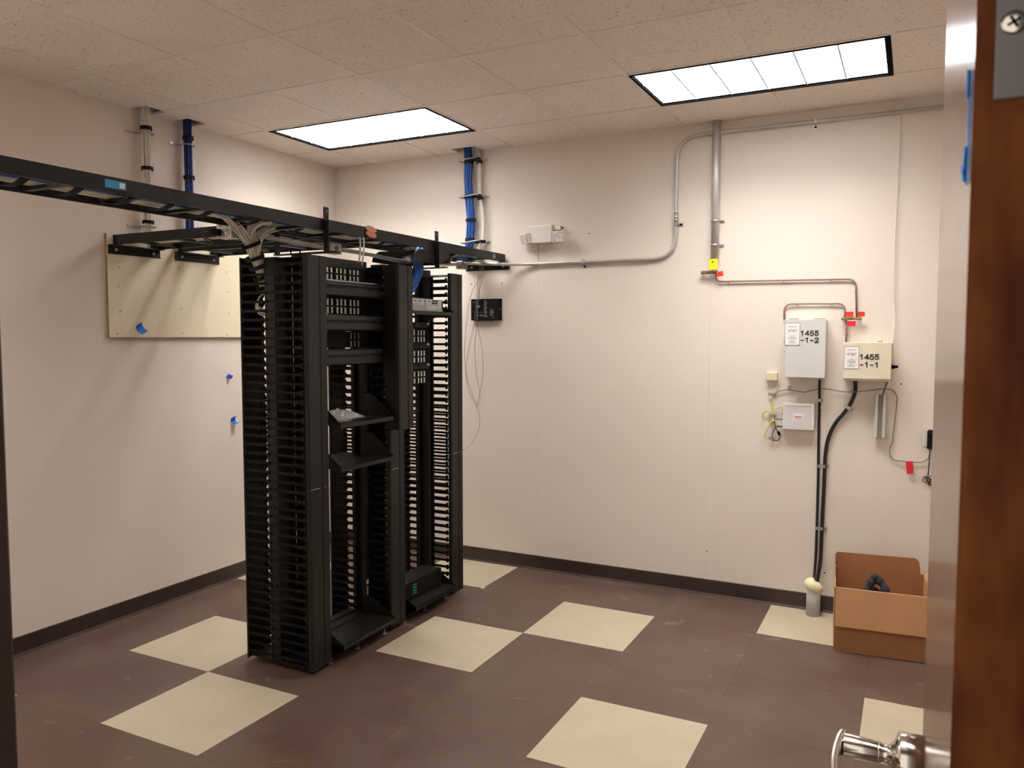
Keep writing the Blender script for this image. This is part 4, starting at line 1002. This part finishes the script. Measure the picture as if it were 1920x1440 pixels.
# outlet, adapter and cord
t = thing('wall_outlet', 'white outlet plate low on the back wall beside the door', 'outlet', bw(1740,818))
a, b = bw(1731.5,799,.006), bw(1750.5,838,.006); b.x = a.x+.072
MB().box(a.x, b.x, -.006, -.0006, b.z, a.z).build('plate', M['white_plastic'], t, .002)
for k in (.3,.7):
    z = b.z+(a.z-b.z)*k; MB().lathe([(.017,.006),(.017,.009)], ((a.x+b.x)/2,0,z), (0,-1,0), 18).build('socket', M['white_plastic'] if k < .5 else M['blackm'], t)
ox, oz = (a.x+b.x)/2, b.z+(a.z-b.z)*.3
t = thing('power_adapter', 'black plug-in power adapter in the outlet by the door', 'adapter', (ox,-.03,oz))
MB().box(ox-.016, ox+.03, -.062, -.0095, oz-.042, oz+.045).build('body', M['blackm'], t, .004)
c = Vector((ox,-.035,oz-.04))
MB().tube(smooth([c, c+Vector((0,.006,-.03)), c+Vector((-.002,.012,-.10)), c+Vector((-.006,.018,-.16))],6), .003, 8).build('cord', M['black_cable'], t)
m = MB()
for k in range(5):
    q = c+Vector((-.012+.004*k,.018,-.185)); pts = [q+Vector((.022*math.cos(a+k)+.004*k, .006*math.sin(k), .026*math.sin(a)*(.6+.12*k))) for a in [i*math.pi/8 for i in range(17)]]
    m.tube(pts, .0022, 6)
m.build('cord_coil', M['black_cable'], t)
tag_plate([(1698,865),(1711.5,865),(1713,887),(1700.5,889)], .02, 'crimson tag hanging on the thin dark wire near the outlet', M['pink_red'])
# loose grey wires hanging from the ladder end past the black module
for k, pts in enumerate(([(905,485,.12),(904,505,.10),(897,525,.05),(886,545,.045),(878,575,.045),(874,610,.04),(871,660,.03),(875,705,.02),(886,740,.02),(897,770,.03),(899,800,.05),(885,830,.15),(866,846,.5)],
    [(900,487,.12),(898,510,.08),(895,540,.05),(893,570,.045),(888,610,.045),(877,665,.03),(873,700,.02),(880,735,.02),(893,760,.02)],
    [(903,487,.12),(902,512,.08),(898,545,.05),(894,590,.045),(893,620,.045),(890,650,.03),(893,700,.02),(900,740,.02),(896,762,.02)],
    [(907,487,.12),(906,515,.08),(900,540,.06),(896,570,.05),(895,605,.045),(903,650,.03),(906,690,.02),(901,730,.02),(893,765,.02)])):
    wire('loose_wire', 'thin grey wire hanging loosely below the ladder rack end, %s' % ('reaching to the far cable manager' if k == 0 else ('bowing out to the left','running nearly straight','bowing out to the right')[k-1]), pts, .0018, M['grey_cable'], n=5)

# ================================================================ hanging conduit, boxes and outlet under the long ladder
jmat = M['steel']
def jbox(c, hx, hy, hz, label):
    c = Vector(c); t = thing('junction_box', label, 'junction box', c)
    MB().obox(c, (hx,0,0), (0,hy,0), (0,0,hz)).build('box', jmat, t, .003)
    MB().obox(c+Vector((0,0,-hz-.002)), (hx*1.04,0,0), (0,hy*1.04,0), (0,0,.002)).build('cover', jmat, t, .001)
    for s in (-1,1): MB().cyl(c+Vector((0,s*hy,0)), c+Vector((0,s*(hy+.018),0)), .016, 12).build('connector', jmat, t)
    MB().lathe([(.014,0),(.014,.001)], c+Vector((hx,0,0)), (1,0,0), 14).build('knockout', M['grey_cable'], t)
jbox((1.27,-1.585,2.150), .027, .045, .026, 'galvanised junction box under the ladder rack above the nearer rack')
jbox((1.285,-.215,2.166), .027, .035, .026, 'galvanised junction box under the ladder rack end at the back wall')
o = MB().tube(smooth([(1.20,-2.20,2.172),(1.25,-2.10,2.16),(1.27,-1.95,2.155),(1.27,-1.65,2.150)],8), .0115, 12).build('hanging_conduit', M['emt']); o['label'] = 'short galvanised conduit under the ladder rack, from quad outlet to junction box'; o['category'] = 'conduit'
o = MB().tube(smooth([(1.27,-1.52,2.150),(1.27,-1.25,2.146),(1.27,-.9,2.136),(1.275,-.5,2.148),(1.285,-.27,2.166)],8), .0115, 12).build('hanging_conduit', M['emt']); o['label'] = 'long galvanised conduit under the ladder rack between the two junction boxes'; o['category'] = 'conduit'
t = thing('quad_outlet', 'grey quad power outlet box under the ladder rack with a black plug', 'outlet', (1.27,-2.33,2.13))
c = Vector((1.180,-2.265,2.186)); hw = .048
MB().box(c.x-hw, c.x+hw, c.y, c.y+.055, c.z-hw, c.z+hw).build('box', M['steel'], t, .003)
MB().box(c.x-hw*1.02, c.x+hw*1.02, c.y-.004, c.y, c.z-hw*1.02, c.z+hw*1.02).build('cover', M['steel'], t, .003)
for sx in (-1,1):
    for sz in (-1,1):
        q = c+Vector((sx*.024,-.004,sz*.021)); s = MB().lathe([(.017,0),(.017,.003)], q, (0,-1,0), 16).build('receptacle', M['lgrey'], t)
        MB().box(q.x-.008,q.x-.006,q.y-.0036,q.y-.003,q.z,q.z+.008).box(q.x+.006,q.x+.008,q.y-.0036,q.y-.003,q.z,q.z+.008).lathe([(.002,.003),(.002,.0036)], q+Vector((0,0,-.006)), (0,-1,0), 8).build('slot', M['gap'], s)
q = c+Vector((-.024,-.007,-.021))
pl = MB().tube([q, q+Vector((-.004,-.03,0)), q+Vector((-.012,-.055,-.002))], [.018,.017,.009], 12).build('plug', M['blackm'], t)
MB().tube(smooth([q+Vector((-.012,-.05,-.002)), q+Vector((-.05,-.06,-.004)), q+Vector((-.075,-.02,-.03)), q+Vector((-.06,.06,-.05)), q+Vector((.0,.12,-.03)), q+Vector((.1,.2,-.02))],6), .0045, 8).build('cord', M['black_cable'], pl)

# ================================================================ cardboard box
t = thing('cardboard_box', 'open brown cardboard box on the floor beside the door', 'box', (3.796,-.600,0))
bx0, bx1, by0, by1, bh, th = 3.796, 4.262, -.600, -.180, .342, .005
MB().box(bx0, bx1, by0, by0+th, .002, bh).build('front_wall', M['card_dark'], t)
MB().box(bx0, bx1, by1-th, by1, .002, bh).build('back_wall', M['card_dark'], t)
MB().box(bx0, bx0+th, by0+th, by1-th, .002, bh).build('side_wall', M['card'], t)
MB().box(bx1-th, bx1, by0+th, by1-th, .002, bh).build('side_wall', M['card'], t)
MB().box(bx0, bx1, by0, by1, 0, .002).build('bottom', M['card'], t)
# front flap folded out and hanging down; back flap standing up; side flaps standing
MB().prism([(by0-.002,bh+.002),(by0-.007,bh+.001),(by0-.030,bh-.20),(by0-.024,bh-.20)], bx0+.004, bx1-.002, 0).build('flap', M['card'], t)
zf = bw(1563,1032,.165).z
MB().prism([(bx0+.014,bh),(bx0,bh+.02),(bx0+.002,zf-.018),(bx0+.016,zf),(bx1-.05,zf+.004),(bx1-.03,zf-.01),(bx1-.02,bh)], by1-th, by1, 1).build('flap', M['card_dark'], t)
MB().prism([(by0+.19,bh),(by1-.008,bh),(by1-.008,zf-.006),(by1-.03,zf-.004),(by0+.33,bh+.02)], bx0+.001, bx0+.005, 0).build('flap', M['card_dark'], t)
MB().prism([(bx1-.006,bh),(bx1-.001,bh),(bx1+.05,bh+.06),(bx1+.045,bh+.06)], by0+.02, by1-.02, 1).build('flap', M['card'], t)
t.rotation_euler = (0,0,math.radians(5.0))
t2 = thing('dark_fabric_item', 'dark grey fabric item poking out of the cardboard box', 'fabric', (3.99,-.38,.2))
rc = random.Random(2); prof = [(3.93,-.42,.27),(3.955,-.41,.315),(3.97,-.40,.352),(3.985,-.40,.365),(4.005,-.40,.345),(4.03,-.41,.315),(4.045,-.42,.26)]
MB().tube(smooth(prof,4), [.016+.012*math.sin(math.pi*i/24)**.5*.4+.004*math.sin(i*1.3) for i in range(25)], 10).build('fold', M['cloth'], t2)
MB().tube(smooth([(3.88,-.38,.22),(3.92,-.37,.26),(3.97,-.37,.28),(4.02,-.37,.265),(4.05,-.38,.22)],4), [.022+.006*math.sin(i*1.7) for i in range(17)], 10).build('fold', M['cloth'], t2)

c = sight(905, 1103, 2, 0)
o = MB().obox(c+Vector((0,0,.002)), (.012,.004,.001), (-.003,.008,0), (0,0,.0012)).obox(c+Vector((.004,.002,.005)), (.008,.003,.002), (-.002,.005,.001), (0,0,.001)).build('paper_scrap', M['paper'])
o['label'] = 'tiny white paper scrap on the floor right of the rack row'; o['category'] = 'paper'
